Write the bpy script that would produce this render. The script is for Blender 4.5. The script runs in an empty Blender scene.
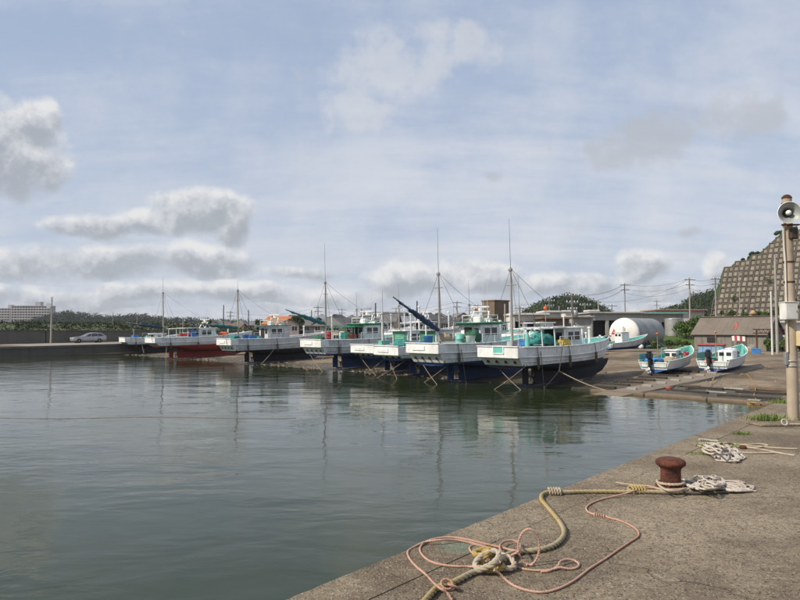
import bpy, math, random
from mathutils import Vector, Matrix, noise
random.seed(7)
S = bpy.context.scene
COL = S.collection
R = math.radians
# ------------------------------------------------------------------ camera
F = 660.0; PITCH = math.atan2(31.0, F); CZ = 3.0
cam_d = bpy.data.cameras.new('camera'); cam = bpy.data.objects.new('camera', cam_d); COL.objects.link(cam)
cam.location = (0, 0, CZ); cam.rotation_euler = (math.pi/2 + PITCH, 0, 0)
cam_d.sensor_width = 36; cam_d.lens = 36*F/800; cam_d.clip_start = 0.1; cam_d.clip_end = 9000
S.camera = cam
# ------------------------------------------------------------------ light
SUN_AZ = math.atan2(-0.93, -0.36); SUN_EL = R(40)
sun_d = bpy.data.lights.new('sun', 'SUN'); sun = bpy.data.objects.new('sun', sun_d); COL.objects.link(sun)
sd = Vector((math.sin(SUN_AZ)*math.cos(SUN_EL), math.cos(SUN_AZ)*math.cos(SUN_EL), math.sin(SUN_EL)))
sun.rotation_euler = sd.to_track_quat('Z', 'Y').to_euler()
sun_d.energy = 4.7; sun_d.angle = R(1.2); sun_d.color = (1.0, 0.90, 0.76)
vs = S.view_settings
vs.view_transform = 'Standard'; vs.look = 'None'; vs.exposure = 0.0; vs.gamma = 1.0; vs.use_curve_mapping = False
S.cycles.use_denoising = True
S.cycles.max_bounces = 6; S.cycles.diffuse_bounces = 3; S.cycles.glossy_bounces = 3; S.cycles.transparent_max_bounces = 6
S.cycles.caustics_reflective = False; S.cycles.caustics_refractive = False

# ------------------------------------------------------------------ node helpers
class NT:
    def __init__(s, tree): s.t = tree; s.n = tree.nodes; s.l = tree.links
    def new(s, typ, **kw):
        n = s.n.new(typ)
        for k, v in kw.items(): setattr(n, k, v)
        return n
    def put(s, sock, v):
        if isinstance(v, bpy.types.NodeSocket): s.l.new(v, sock)
        elif v is not None: sock.default_value = v
    def m(s, op, a, b=None, c=None, clamp=False):
        n = s.new('ShaderNodeMath', operation=op, use_clamp=clamp); s.put(n.inputs[0], a)
        if b is not None: s.put(n.inputs[1], b)
        if c is not None: s.put(n.inputs[2], c)
        return n.outputs[0]
    def vm(s, op, a, b=None, out=0):
        n = s.new('ShaderNodeVectorMath', operation=op); s.put(n.inputs[0], a)
        if b is not None:
            if op == 'SCALE': s.put(n.inputs['Scale'], b)
            else: s.put(n.inputs[1], b)
        return n.outputs[out]
    def noise(s, vec, scale, detail=4, rough=.55, out='Fac', dist=0):
        n = s.new('ShaderNodeTexNoise'); s.put(n.inputs['Vector'], vec)
        n.inputs['Scale'].default_value = scale; n.inputs['Detail'].default_value = detail
        n.inputs['Roughness'].default_value = rough; n.inputs['Distortion'].default_value = dist
        return n.outputs[out]
    def ss(s, v, a, b, lo=0., hi=1.):
        n = s.new('ShaderNodeMapRange', interpolation_type='SMOOTHSTEP')
        s.put(n.inputs[0], v); s.put(n.inputs[1], a); s.put(n.inputs[2], b); s.put(n.inputs[3], lo); s.put(n.inputs[4], hi)
        return n.outputs[0]
    def mix(s, f, a, b, typ='MIX'):
        n = s.new('ShaderNodeMix', data_type='RGBA', blend_type=typ); s.put(n.inputs[0], f)
        for i, v in ((6, a), (7, b)):
            if isinstance(v, (tuple, list)): v = tuple(v)+((1,) if len(v) == 3 else ())
            s.put(n.inputs[i], v)
        return n.outputs[2]
    def xyz(s, x, y, z):
        n = s.new('ShaderNodeCombineXYZ'); s.put(n.inputs[0], x); s.put(n.inputs[1], y); s.put(n.inputs[2], z); return n.outputs[0]
    def sep(s, v):
        n = s.new('ShaderNodeSeparateXYZ'); s.put(n.inputs[0], v); return n.outputs

# ------------------------------------------------------------------ sky
def azel(px, py):
    x = (px-400)/F; y = 1.0; z = (300-py)/F
    c, s_ = math.cos(PITCH), math.sin(PITCH)
    y, z = c*y - s_*z, s_*y + c*z
    return math.atan2(x, y), math.atan2(z, math.hypot(x, y))

def build_world():
    w = bpy.data.worlds.new('World'); S.world = w; w.use_nodes = True; w.cycles.sampling_method = 'NONE'
    w.node_tree.nodes.clear(); T = NT(w.node_tree)
    out = T.new('ShaderNodeOutputWorld'); bg = T.new('ShaderNodeBackground'); T.l.new(bg.outputs[0], out.inputs[0])
    bg.inputs[1].default_value = 0.1
    sky = T.new('ShaderNodeTexSky', sky_type='NISHITA')
    sky.sun_disc = False; sky.sun_elevation = SUN_EL; sky.sun_rotation = SUN_AZ
    sky.air_density = 1.0; sky.dust_density = 1.6; sky.ozone_density = 1.3; sky.altitude = 0
    tc = T.new('ShaderNodeTexCoord'); D = tc.outputs['Generated']
    # density group: in = (azimuth, elevation, 0) -> density of cumulus
    g = bpy.data.node_groups.new('cumulus', 'ShaderNodeTree'); G = NT(g)
    g.interface.new_socket('Dir', in_out='INPUT', socket_type='NodeSocketVector')
    for nm in ('Dens', 'Lift', 'Fine'): g.interface.new_socket(nm, in_out='OUTPUT', socket_type='NodeSocketFloat')
    gi = G.new('NodeGroupInput'); go = G.new('NodeGroupOutput')
    d = G.sep(gi.outputs[0])
    az = G.m('ARCTAN2', d[0], d[1]); el = G.m('ARCSINE', d[2])
    big = G.noise(gi.outputs[0], 9, 1, .5, 'Color')
    wv = G.vm('SUBTRACT', big, (.5, .5, .5)); ws = G.sep(wv)
    az2 = G.m('MULTIPLY_ADD', ws[0], .07, az); el2 = G.m('MULTIPLY_ADD', ws[1], .035, el)
    fb = G.noise(gi.outputs[0], 19, 8, .62)
    # (px, py, rx, ry, weight)
    blobs = [(-6, 148, 56, 38, 1.2), (30, 122, 24, 20, 1.05), (52, 166, 20, 15, .8), (200, 214, 48, 22, 1.25), (160, 224, 42, 14, .9), (228, 232, 22, 15, .95),
             (96, 224, 40, 10, .75), (100, 262, 90, 15, .95), (205, 262, 50, 15, 1.0), (20, 264, 60, 14, .9), (300, 272, 30, 6, .6),
             (640, 268, 30, 17, 1.2), (716, 276, 16, 20, 1.0), (400, 280, 45, 17, 1.0), (480, 278, 60, 17, .95), (560, 284, 50, 12, .8), (240, 292, 60, 10, .8), (60, 296, 80, 9, .8),
             (140, 294, 50, 10, .8), (330, 296, 60, 9, .7), (670, 290, 50, 9, .75)]
    acc = None; Wt = None; Ht = None
    pv = G.xyz(az2, el2, 0)
    for (px, py, rx, ry, wgt) in blobs:
        a0, e0 = azel(px, py)
        n = G.new('ShaderNodeVectorMath', operation='MULTIPLY_ADD'); G.put(n.inputs[0], pv); n.inputs[1].default_value = (F/rx, F/(ry*1.12), 0); n.inputs[2].default_value = (-a0*F/rx, -e0*F/(ry*1.12), 0)
        q = G.m('MULTIPLY_ADD', G.vm('DOT_PRODUCT', n.outputs[0], n.outputs[0], 1), -wgt, wgt)
        acc = q if acc is None else G.m('MAXIMUM', acc, q)
        qp = G.m('MAXIMUM', G.m('ADD', q, .5), 0); q3 = G.m('MULTIPLY', qp, G.m('MULTIPLY', qp, qp)); hy = G.m('MULTIPLY', q3, G.vm('DOT_PRODUCT', n.outputs[0], (-.28, 1, 0), 1))
        Wt = q3 if Wt is None else G.m('ADD', Wt, q3); Ht = hy if Ht is None else G.m('ADD', Ht, hy)
    acc = G.m('ADD', G.m('MAXIMUM', acc, -1.2), .20)
    # generic cumulus elsewhere, low over the horizon, all round
    gen = G.noise(G.vm('MULTIPLY', gi.outputs[0], (1, 1, 2.6)), 4.2, 3, .5)
    lowband = G.ss(el, .0, .17, .62, -.55)
    lowgen = G.m('ADD', G.m('MULTIPLY', G.m('SUBTRACT', gen, .52), 3.2), lowband)
    hi = G.m('MULTIPLY', G.m('SUBTRACT', gen, .66), 3.5)
    # keep the wandering clouds out of the part of the sky that the photograph shows
    inview = G.m('MULTIPLY', G.ss(G.m('ABSOLUTE', az), .55, .8, 1, 0), G.ss(el, .05, .11, 0, 1))
    lowgen = G.m('SUBTRACT', G.m('MAXIMUM', lowgen, hi), G.m('MULTIPLY', inview, .8))
    acc = G.m('MAXIMUM', acc, lowgen)
    dens = G.m('ADD', acc, G.m('MULTIPLY', G.m('SUBTRACT', fb, .5), 2.5))
    G.l.new(dens, go.inputs[0]); G.l.new(G.m('DIVIDE', Ht, G.m('ADD', Wt, .02)), go.inputs[1])
    fb2 = G.noise(G.vm('ADD', gi.outputs[0], (-.007, 0, .022)), 19, 5, .58); G.l.new(G.m('SUBTRACT', fb, fb2), go.inputs[2])
    cn = T.new('ShaderNodeGroup'); cn.node_tree = g; T.put(cn.inputs[0], D); d0, lift, bill = cn.outputs
    alpha = T.ss(d0, -.14, .85)
    thick = T.ss(d0, .1, 1.5)
    sh = T.m('ADD', T.m('MULTIPLY', lift, .62), T.m('SUBTRACT', T.m('MULTIPLY', bill, 2.5), T.m('MULTIPLY', thick, .30)))
    lit = T.ss(sh, -.72, .62)
    ccol = T.mix(T.ss(lit, 0, .6), (4.0, 4.3, 4.75), (6.2, 6.4, 6.8))
    ccol = T.mix(T.ss(lit, .5, 1.0), ccol, (8.2, 8.2, 8.15))
    # soft thin wisps
    s = T.sep(D); az = T.m('ARCTAN2', s[0], s[1]); el = T.m('ARCSINE', s[2])
    nz = T.noise(D, 5, 3, .5, 'Color'); nzs = T.sep(T.vm('SUBTRACT', nz, (.5, .5, .5)))
    az3 = T.m('MULTIPLY_ADD', nzs[0], .16, az); el3 = T.m('MULTIPLY_ADD', nzs[1], .10, el)
    def soft(lst):
        a = None
        for (px, py, rx, ry, wgt) in lst:
            a0, e0 = azel(px, py)
            dx = T.m('DIVIDE', T.m('SUBTRACT', az3, a0), rx/F); dy = T.m('DIVIDE', T.m('SUBTRACT', el3, e0), ry/F)
            q = T.m('MULTIPLY', T.m('MAXIMUM', T.m('SUBTRACT', 1, T.m('ADD', T.m('MULTIPLY', dx, dx), T.m('MULTIPLY', dy, dy))), -.6), wgt)
            a = q if a is None else T.m('MAXIMUM', a, q)
        f = T.noise(D, 17, 8, .60)
        return T.ss(T.m('ADD', a, T.m('MULTIPLY', T.m('SUBTRACT', f, .5), 3.2)), .0, .85)
    grey = soft([(640, 142, 62, 30, 1.0), (728, 120, 52, 28, .95), (105, 226, 60, 14, .5), (700, 238, 12, 5, .5), (490, 172, 16, 5, .5)])
    pale = soft([(395, 74, 75, 34, 1.0), (350, 118, 40, 22, .8), (470, 52, 70, 22, .6)])
    # high veil: streaks on a flat layer overhead
    zz = T.m('ADD', T.m('MAXIMUM', s[2], 0), .17)
    P = T.xyz(T.m('DIVIDE', s[0], zz), T.m('DIVIDE', s[1], zz), 0)
    mp = T.new('ShaderNodeMapping'); T.l.new(P, mp.inputs[0]); mp.inputs['Rotation'].default_value = (0, 0, R(24)); mp.inputs['Scale'].default_value = (.42, 1.25, 1)
    v1 = T.noise(mp.outputs[0], .9, 8, .60, dist=.35)
    v2 = T.noise(P, .32, 3, .5)
    v3 = T.noise(mp.outputs[0], 3.4, 6, .62, dist=.5)
    clump = T.noise(D, 7.5, 8, .64)
    mixv = T.m('ADD', T.m('MULTIPLY', v1, .55), T.m('ADD', T.m('MULTIPLY', clump, .30), T.m('MULTIPLY', v3, .15)))
    veil = T.m('MULTIPLY', T.ss(mixv, .40, .61), T.ss(v2, .28, .58, .55, 1.0))
    lowv = T.ss(el, .03, .46, .40, .10)
    veil = T.m('MULTIPLY_ADD', veil, .70, lowv, clamp=True)
    veil = T.m('MULTIPLY', veil, .90)
    base = T.mix(.70, sky.outputs[0], (4.15, 5.25, 7.3))
    c = T.mix(veil, base, (7.0, 7.25, 7.8))
    c = T.mix(T.m('MULTIPLY', pale, .5), c, (7.3, 7.35, 7.5))
    c = T.mix(T.m('MULTIPLY', grey, .62), c, (4.85, 5.05, 5.4))
    c = T.mix(T.m('MULTIPLY', alpha, .92), c, ccol)
    # below the horizon: plain ground tone
    c = T.mix(T.ss(s[2], -.03, -.005, 1, 0), c, (2.2, 2.2, 2.1))
    T.l.new(c, bg.inputs[0])
build_world()

# ------------------------------------------------------------------ placing
def ray(px, py):
    x = (px-400)/F; y = 1.0; z = (300-py)/F
    c, s_ = math.cos(PITCH), math.sin(PITCH)
    return Vector((x, c*y - s_*z, s_*y + c*z))
def gp(px, py, z=1.4):
    r = ray(px, py); t = (z-CZ)/r.z
    return Vector((r.x*t, r.y*t, z))
def at(px, py, Y):
    r = ray(px, py); t = Y/r.y
    return Vector((r.x*t, Y, CZ + r.z*t))
# harbour frame: u up the slip, v along the waterline (to the far left)
W0 = Vector((15.0, 28.3)); U = Vector((.751, .660)).normalized(); V = Vector((-U.y, U.x))
SLOPE = .045; LAND = 1.12; PIERV = 75.5
UANG = math.atan2(U.y, U.x)
def uv(u, v, z=0.0):
    p = W0 + U*u + V*v; return Vector((p.x, p.y, z))
def touv(x, y):
    d = Vector((x, y)) - W0; return d.dot(U), d.dot(V)
def H(x, y):
    u, v = touv(x, y)
    if v > PIERV+1: return 1.2
    z = SLOPE*u
    return max(-3.0, min(LAND, z))
def on_ground(px, py):
    r = ray(px, py); t = 5.0
    while t < 3000:
        p = Vector((0, 0, CZ)) + r*t
        if p.z < H(p.x, p.y): break
        t += .05 if t < 150 else 1
    return p
def at_uv_px(px, u):      # point on the line u = const seen at column px
    k = (px-400)/F*math.cos(0)
    # (W0.x+U.x*u+V.x*v) = k*(W0.y+U.y*u+V.y*v)
    v = (k*(W0.y+U.y*u) - (W0.x+U.x*u))/(V.x - k*V.y)
    return uv(u, v), v

def at_v_px(px, v, z=0.):      # point on the line v = const seen at column px
    k = (px-400)/F; u = (k*(W0.y+V.y*v) - (W0.x+V.x*v))/(U.x - k*U.y)
    return uv(u, v, z), u
# ------------------------------------------------------------------ mesh helpers
class MB:
    def __init__(s): s.v = []; s.f = []; s.sm = []
    def add(s, vs_, fs, smooth=False):
        o = len(s.v); s.v += [tuple(p) for p in vs_]
        for f in fs: s.f.append(tuple(i+o for i in f)); s.sm.append(smooth)
        return s
    def box(s, c, d, ang=0, m=None):
        x, y, z = (k/2 for k in d); ca, sa = math.cos(ang), math.sin(ang)
        P = []
        for sx, sy, sz in ((-1,-1,-1),(1,-1,-1),(1,1,-1),(-1,1,-1),(-1,-1,1),(1,-1,1),(1,1,1),(-1,1,1)):
            a, b = sx*x, sy*y; P.append((c[0]+a*ca-b*sa, c[1]+a*sa+b*ca, c[2]+sz*z))
        return s.add(P, [(0,3,2,1),(4,5,6,7),(0,1,5,4),(1,2,6,5),(2,3,7,6),(3,0,4,7)])
    def cbox(s, c, d, b=.02, ang=0):     # chamfered box
        x, y, z = (k/2 for k in d); b = min(b, x*.9, y*.9, z*.9)
        ring = [(x-b,-y),(x,-y+b),(x,y-b),(x-b,y),(-x+b,y),(-x,y-b),(-x,-y+b),(-x+b,-y)]
        ri = [(px-math.copysign(min(b, abs(px)), px)*1, py-math.copysign(min(b, abs(py)), py)*1) for px, py in ring]
        ca, sa = math.cos(ang), math.sin(ang); P = []
        for (rg, zz) in ((ri,-z),(ring,-z+b),(ring,z-b),(ri,z)):
            for a, q in rg: P.append((c[0]+a*ca-q*sa, c[1]+a*sa+q*ca, c[2]+zz))
        fs = [tuple(reversed(range(8))), tuple(range(24, 32))]
        for k in range(3):
            for i in range(8): j = (i+1) % 8; fs.append((k*8+i, k*8+j, k*8+8+j, k*8+8+i))
        return s.add(P, fs)
    def bar(s, p, q, r, r2=None, n=8, cap=True):
        p = Vector(p); q = Vector(q); r2 = r if r2 is None else r2
        d = (q-p).normalized(); a = d.orthogonal().normalized(); b = d.cross(a); P = []
        for (c, rr) in ((p, r), (q, r2)):
            for i in range(n):
                t = 2*math.pi*i/n; P.append(c + a*math.cos(t)*rr + b*math.sin(t)*rr)
        s.add(P, [(i, (i+1) % n, n+(i+1) % n, n+i) for i in range(n)], True)
        if cap: s.add(P, [tuple(reversed(range(n))), tuple(range(n, 2*n))])
        return s
    def tube(s, pts, r, n=6, cap=True):
        pts = [Vector(p) for p in pts]; P = []; a = None
        for i, p in enumerate(pts):
            t = (pts[min(i+1, len(pts)-1)] - pts[max(i-1, 0)])
            t = t.normalized() if t.length > 1e-9 else Vector((0, 0, 1))
            if a is None: a = t.orthogonal().normalized()
            a = (a - t*a.dot(t)); a = a.normalized() if a.length > 1e-6 else t.orthogonal().normalized()
            b = t.cross(a); rr = r[i] if isinstance(r, (list, tuple)) else r
            for k in range(n):
                w = 2*math.pi*k/n; P.append(p + a*math.cos(w)*rr + b*math.sin(w)*rr)
        fs = [(i*n+k, i*n+(k+1) % n, (i+1)*n+(k+1) % n, (i+1)*n+k) for i in range(len(pts)-1) for k in range(n)]
        s.add(P, fs, True)
        if cap: s.add(P, [tuple(reversed(range(n))), tuple(range((len(pts)-1)*n, len(pts)*n))])
        return s
    def lathe(s, prof, c=(0,0,0), n=20, axis='z', smooth=True, cap=True):
        P = []
        for (r, h) in prof:
            for k in range(n):
                w = 2*math.pi*k/n; x, y = r*math.cos(w), r*math.sin(w)
                q = (x, y, h) if axis == 'z' else ((h, x, y) if axis == 'x' else (y, h, x))
                P.append((c[0]+q[0], c[1]+q[1], c[2]+q[2]))
        m = len(prof)
        s.add(P, [(i*n+k, i*n+(k+1) % n, (i+1)*n+(k+1) % n, (i+1)*n+k) for i in range(m-1) for k in range(n)], smooth)
        return s.add(P, [tuple(reversed(range(n))), tuple(range((m-1)*n, m*n))]) if cap else s
    def prism(s, poly, axis, a, b):        # poly in the two other axes
        def mk(p, t): return (t, p[0], p[1]) if axis == 'x' else ((p[0], t, p[1]) if axis == 'y' else (p[0], p[1], t))
        n = len(poly); P = [mk(p, a) for p in poly] + [mk(p, b) for p in poly]
        return s.add(P, [tuple(reversed(range(n))), tuple(range(n, 2*n))] + [(i, (i+1) % n, n+(i+1) % n, n+i) for i in range(n)])
    def quad(s, a, b, c, d): return s.add([a, b, c, d], [(0, 1, 2, 3)])
    def blob(s, c, d, seed=0, amp=.25, nu=14, nv=9, flat=True):
        P = []
        for j in range(nv+1):
            ph = math.pi*j/nv
            for i in range(nu):
                th = 2*math.pi*i/nu
                q = Vector((math.sin(ph)*math.cos(th), math.sin(ph)*math.sin(th), math.cos(ph)))
                k = 1 + amp*noise.noise(q*2.1+Vector((seed, 0, 0))) + amp*.6*noise.noise(q*5+Vector((0, seed, 0)))
                z = q.z*k*d[2]
                if flat: z = max(z, -.12*d[2])
                P.append((c[0]+q.x*k*d[0], c[1]+q.y*k*d[1], c[2]+z))
        return s.add(P, [(j*nu+i, (j+1)*nu+i, (j+1)*nu+(i+1) % nu, j*nu+(i+1) % nu) for j in range(nv) for i in range(nu)], True)

def mesh_of(name, mb):
    me = bpy.data.meshes.new(name); me.from_pydata(mb.v, [], mb.f); me.validate()
    if len(mb.sm) == len(me.polygons): me.polygons.foreach_set('use_smooth', mb.sm)
    me.update(); return me
def obj(name, mb, mat, parent=None):
    me = mb if isinstance(mb, bpy.types.Mesh) else mesh_of(name, mb)
    if mat is not None and len(me.materials) == 0: me.materials.append(mat)
    o = bpy.data.objects.new(name, me); COL.objects.link(o)
    if parent is not None: o.parent = parent
    return o
def tag(o, label, cat, group=None):
    o['label'] = label; o['category'] = cat
    if group: o['group'] = group
    return o
def thing(name, label, cat, loc=(0,0,0), rot=(0,0,0), group=None):
    o = bpy.data.objects.new(name, None); COL.objects.link(o); o.location = loc; o.rotation_euler = rot
    o.empty_display_size = .2
    return tag(o, label, cat, group)
def single(name, mb, mat, label, cat, group=None, loc=None, rot=None):
    o = obj(name, mb, mat); tag(o, label, cat, group)
    if loc is not None: o.location = loc
    if rot is not None: o.rotation_euler = rot
    return o
def struct(name, mb, mat, kind='structure'):
    o = obj(name, mb, mat); o['kind'] = kind; return o

# ------------------------------------------------------------------ materials
MATS = {}
def pmat(name, col, rough=.6, metal=0., grime=.25, gcol=(.16,.13,.10), scale=1.6, streak=True, bump=.0, rust=0., spec=.4, var=.12, bscale=30):
    if name in MATS: return MATS[name]
    m = bpy.data.materials.new(name); m.use_nodes = True; T = NT(m.node_tree)
    b = T.n['Principled BSDF']; tc = T.new('ShaderNodeTexCoord'); P = tc.outputs['Object']
    n1 = T.noise(P, scale, 6, .62); c = T.mix(T.ss(n1, .3, .7), [max(0, k*(1-var)) for k in col], [min(1, k*(1+var)) for k in col])
    if grime:
        v = T.vm('MULTIPLY', P, (1.0, 1.0, .18)) if streak else P
        n2 = T.noise(v, scale*3.2, 6, .66)
        c = T.mix(T.m('MULTIPLY', T.ss(n2, .46, .78), grime), c, gcol)
    if rust:
        n3 = T.noise(T.vm('MULTIPLY', P, (1, 1, .35)), scale*2.3, 7, .68)
        c = T.mix(T.m('MULTIPLY', T.ss(n3, .56, .68), rust), c, (.20, .075, .03))
    T.l.new(c, b.inputs['Base Color']); b.inputs['Metallic'].default_value = metal
    T.put(b.inputs['Roughness'], T.m('MULTIPLY_ADD', n1, .25, rough-.12, clamp=True))
    b.inputs['Specular IOR Level'].default_value = spec
    if bump:
        bn = T.new('ShaderNodeBump'); bn.inputs['Strength'].default_value = 1; bn.inputs['Distance'].default_value = bump
        T.l.new(T.noise(P, bscale, 5, .6), bn.inputs['Height']); T.l.new(bn.outputs[0], b.inputs['Normal'])
    MATS[name] = m; return m
def glass(name='window glass', col=(.03,.035,.04)):
    return pmat(name, col, .12, 0, .15, (.10,.10,.09), spec=.6)

M = {}
M['white'] = pmat('white boat paint', (.70,.71,.70), .42, grime=.50, gcol=(.27,.22,.16), rust=.45)
M['greywhite'] = pmat('greyish white boat paint', (.52,.54,.55), .45, grime=.55, gcol=(.22,.19,.14), rust=.5)
M['trimwhite'] = pmat('trim white paint', (.76,.77,.76), .4, grime=.22, gcol=(.35,.30,.24), rust=.15)
M['navy'] = pmat('blue antifouling', (.026,.070,.20), .65, grime=.35, gcol=(.05,.055,.05))
M['black_bot'] = pmat('dark navy antifouling', (.010,.014,.024), .6, grime=.35, gcol=(.05,.05,.04))
M['red_bot'] = pmat('red antifouling', (.32,.032,.025), .65, grime=.35, gcol=(.07,.03,.025))
M['turq'] = pmat('turquoise deck paint', (.15,.46,.40), .5, grime=.3, gcol=(.16,.20,.17))
M['green'] = pmat('green paint', (.07,.27,.15), .5, grime=.25)
M['greydeck'] = pmat('grey deck paint', (.30,.33,.33), .6, grime=.35)
M['pole'] = pmat('weathered galvanised pole', (.36,.34,.30), .5, .2, grime=.3, rust=.5)
M['steel'] = pmat('grey steel', (.32,.33,.33), .45, .5, grime=.25, rust=.25)
M['wire'] = pmat('dark wire', (.05,.05,.05), .6, grime=0)
M['glass'] = glass()
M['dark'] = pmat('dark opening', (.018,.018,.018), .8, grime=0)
M['bluetarp'] = pmat('dark blue tarpaulin', (.020,.045,.11), .6, grime=.2, gcol=(.06,.07,.09), bump=.03, bscale=9)
M['tealtarp'] = pmat('teal tarpaulin', (.025,.14,.15), .6, grime=.2, gcol=(.06,.10,.10), bump=.03, bscale=9)
M['net'] = pmat('green netting', (.035,.13,.075), .85, grime=.4, gcol=(.03,.06,.05), streak=False, bump=.04, bscale=24)
M['tealnet'] = pmat('teal netting', (.04,.24,.22), .85, grime=.4, gcol=(.05,.10,.09), streak=False, bump=.04, bscale=24)
M['boatblue'] = pmat('blue boat bottom', (.035,.11,.29), .55, grime=.3)
M['orange'] = pmat('orange plastic', (.62,.13,.03), .45, grime=.2)
M['redp'] = pmat('red plastic', (.50,.05,.06), .45, grime=.2)
M['yellow'] = pmat('yellow plastic', (.55,.38,.05), .5, grime=.25)
M['bluep'] = pmat('blue plastic', (.05,.20,.50), .45, grime=.2)
M['black'] = pmat('black rubber', (.018,.018,.019), .55, grime=.25, gcol=(.06,.055,.05))
M['rope'] = pmat('old rope', (.33,.27,.19), .9, grime=.4, scale=9, streak=False)
M['darkrope'] = pmat('dark rope', (.10,.09,.07), .9, grime=.3, scale=6, streak=False)
M['wood'] = pmat('weathered timber', (.17,.125,.085), .85, grime=.45, gcol=(.05,.04,.03), scale=2.5, streak=False, bump=.01)
M['tarwood'] = pmat('dark tarred timber', (.028,.024,.020), .7, grime=.3, scale=2.5, streak=False, bump=.01)
M['rust'] = pmat('rusty iron', (.105,.034,.022), .85, .1, grime=.85, gcol=(.030,.015,.011), scale=8, streak=False, bump=.012, bscale=38, var=.5, rust=.6)
M['conc'] = pmat('weathered concrete', (.30,.285,.26), .85, grime=.45, gcol=(.12,.11,.09), scale=.8, bump=.01)
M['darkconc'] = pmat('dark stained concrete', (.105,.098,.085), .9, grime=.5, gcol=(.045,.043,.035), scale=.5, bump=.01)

# ================================================================== THE SETTING
def m_quay():
    m = bpy.data.materials.new('exposed aggregate concrete'); m.use_nodes = True; T = NT(m.node_tree)
    b = T.n['Principled BSDF']; geo = T.new('ShaderNodeNewGeometry'); P = geo.outputs['Position']
    big = T.noise(P, .55, 5, .6); mid = T.noise(P, 3.2, 6, .65); fine = T.noise(P, 42, 6, .7); fin2 = T.noise(P, 140, 3, .6)
    c = T.mix(T.ss(big, .32, .68), (.145,.108,.068), (.335,.275,.190))
    c = T.mix(T.m('MULTIPLY', T.ss(mid, .5, .75), .55), c, (.15,.115,.082))
    c = T.mix(T.m('MULTIPLY', T.ss(mid, .28, .42, 1, 0), .35), c, (.30,.258,.195))
    blot = T.noise(P, 15, 5, .68)
    c = T.mix(T.m('MULTIPLY', T.ss(blot, .47, .66), .55), c, (.095,.074,.052))
    c = T.mix(T.m('MULTIPLY', T.ss(blot, .34, .46, 1, 0), .35), c, (.36,.305,.22))
    c = T.mix(T.m('MULTIPLY', T.ss(fine, .40, .72), .55), c, (.070,.055,.040))
    stain = T.ss(T.noise(P, .9, 5, .6, dist=.8), .54, .66)
    c = T.mix(T.m('MULTIPLY', stain, .50), c, (.085,.064,.046))
    def vor(scale, rnd=1.0):
        v = T.new('ShaderNodeTexVoronoi'); T.l.new(T.vm('ADD', P, T.vm('SCALE', T.vm('SUBTRACT', T.noise(P, 30, 2, .5, 'Color'), (.5,.5,.5)), .02)), v.inputs['Vector']); v.inputs['Scale'].default_value = scale; v.inputs['Randomness'].default_value = rnd; return v
    v1 = vor(55); v2 = vor(24); v3 = vor(95)
    r1 = T.sep(v1.outputs['Color']); r2 = T.sep(v2.outputs['Color']); r3 = T.sep(v3.outputs['Color'])
    # stones of many tones in the matrix
    c = T.mix(T.m('MULTIPLY', T.ss(v1.outputs['Distance'], .25, .55, 1, 0), T.ss(r1[0], .45, .5)), c, T.mix(r1[1], (.10,.075,.055), (.34,.29,.23)))
    c = T.mix(T.m('MULTIPLY', T.ss(v3.outputs['Distance'], .2, .5, 1, 0), T.ss(r3[0], .72, .78)), c, T.mix(r3[1], (.05,.04,.035), (.42,.38,.32)))
    patch = T.ss(T.noise(P, 1.3, 3, .5), .34, .58, .15, 1)
    shell = T.m('MULTIPLY', T.m('MULTIPLY', T.ss(v2.outputs['Distance'], .08, .30, 1, 0), T.ss(r2[0], .70, .74)), patch)
    c = T.mix(T.m('MULTIPLY', shell, .62), c, (.48,.44,.38))
    pit = T.m('MULTIPLY', T.ss(v1.outputs['Distance'], .2, .42, 1, 0), T.ss(r1[2], .84, .86))
    c = T.mix(T.m('MULTIPLY', pit, .8), c, (.035,.028,.02))
    # hairline cracks
    ck = T.new('ShaderNodeTexVoronoi', feature='DISTANCE_TO_EDGE'); ck.inputs['Scale'].default_value = .42
    T.l.new(T.vm('ADD', P, T.vm('SCALE', T.vm('SUBTRACT', T.noise(P, 2.2, 4, .6, 'Color'), (.5,.5,.5)), .55)), ck.inputs['Vector'])
    crack = T.m('MULTIPLY', T.ss(ck.outputs[0], .003, .009, 1, 0), T.ss(T.noise(P, .5, 2), .42, .55))
    c = T.mix(T.m('MULTIPLY', crack, .22), c, (.03,.025,.02))
    # green paint smear by the edge
    sp = gp(462, 548); dd = T.vm('LENGTH', T.vm('MULTIPLY', T.vm('SUBTRACT', P, tuple(sp)), (4.2, 7, 1)), out=1)
    smear = T.m('MULTIPLY', T.ss(T.m('ADD', dd, T.m('MULTIPLY', T.m('SUBTRACT', mid, .5), 1.6)), .5, 1.1, 1, 0), T.ss(fine, .42, .6))
    c = T.mix(T.m('MULTIPLY', smear, .6), c, (.08,.25,.19))
    T.l.new(c, b.inputs['Base Color'])
    b.inputs['Roughness'].default_value = .92; b.inputs['Specular IOR Level'].default_value = .25
    h = T.m('ADD', T.m('ADD', T.m('MULTIPLY', fine, .5), T.m('MULTIPLY', T.ss(v1.outputs['Distance'], 0, .6, .5, 0), T.ss(r1[0], .4, .6))),
            T.m('ADD', T.m('MULTIPLY', mid, 1.2), T.m('ADD', T.m('MULTIPLY', shell, .3), T.m('MULTIPLY', T.m('ADD', pit, crack), -.8))))
    h = T.m('ADD', h, T.m('MULTIPLY', fin2, .25))
    bn = T.new('ShaderNodeBump'); bn.inputs['Distance'].default_value = .012; bn.inputs['Strength'].default_value = .9
    T.l.new(h, bn.inputs['Height']); T.l.new(bn.outputs[0], b.inputs['Normal'])
    return m
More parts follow.
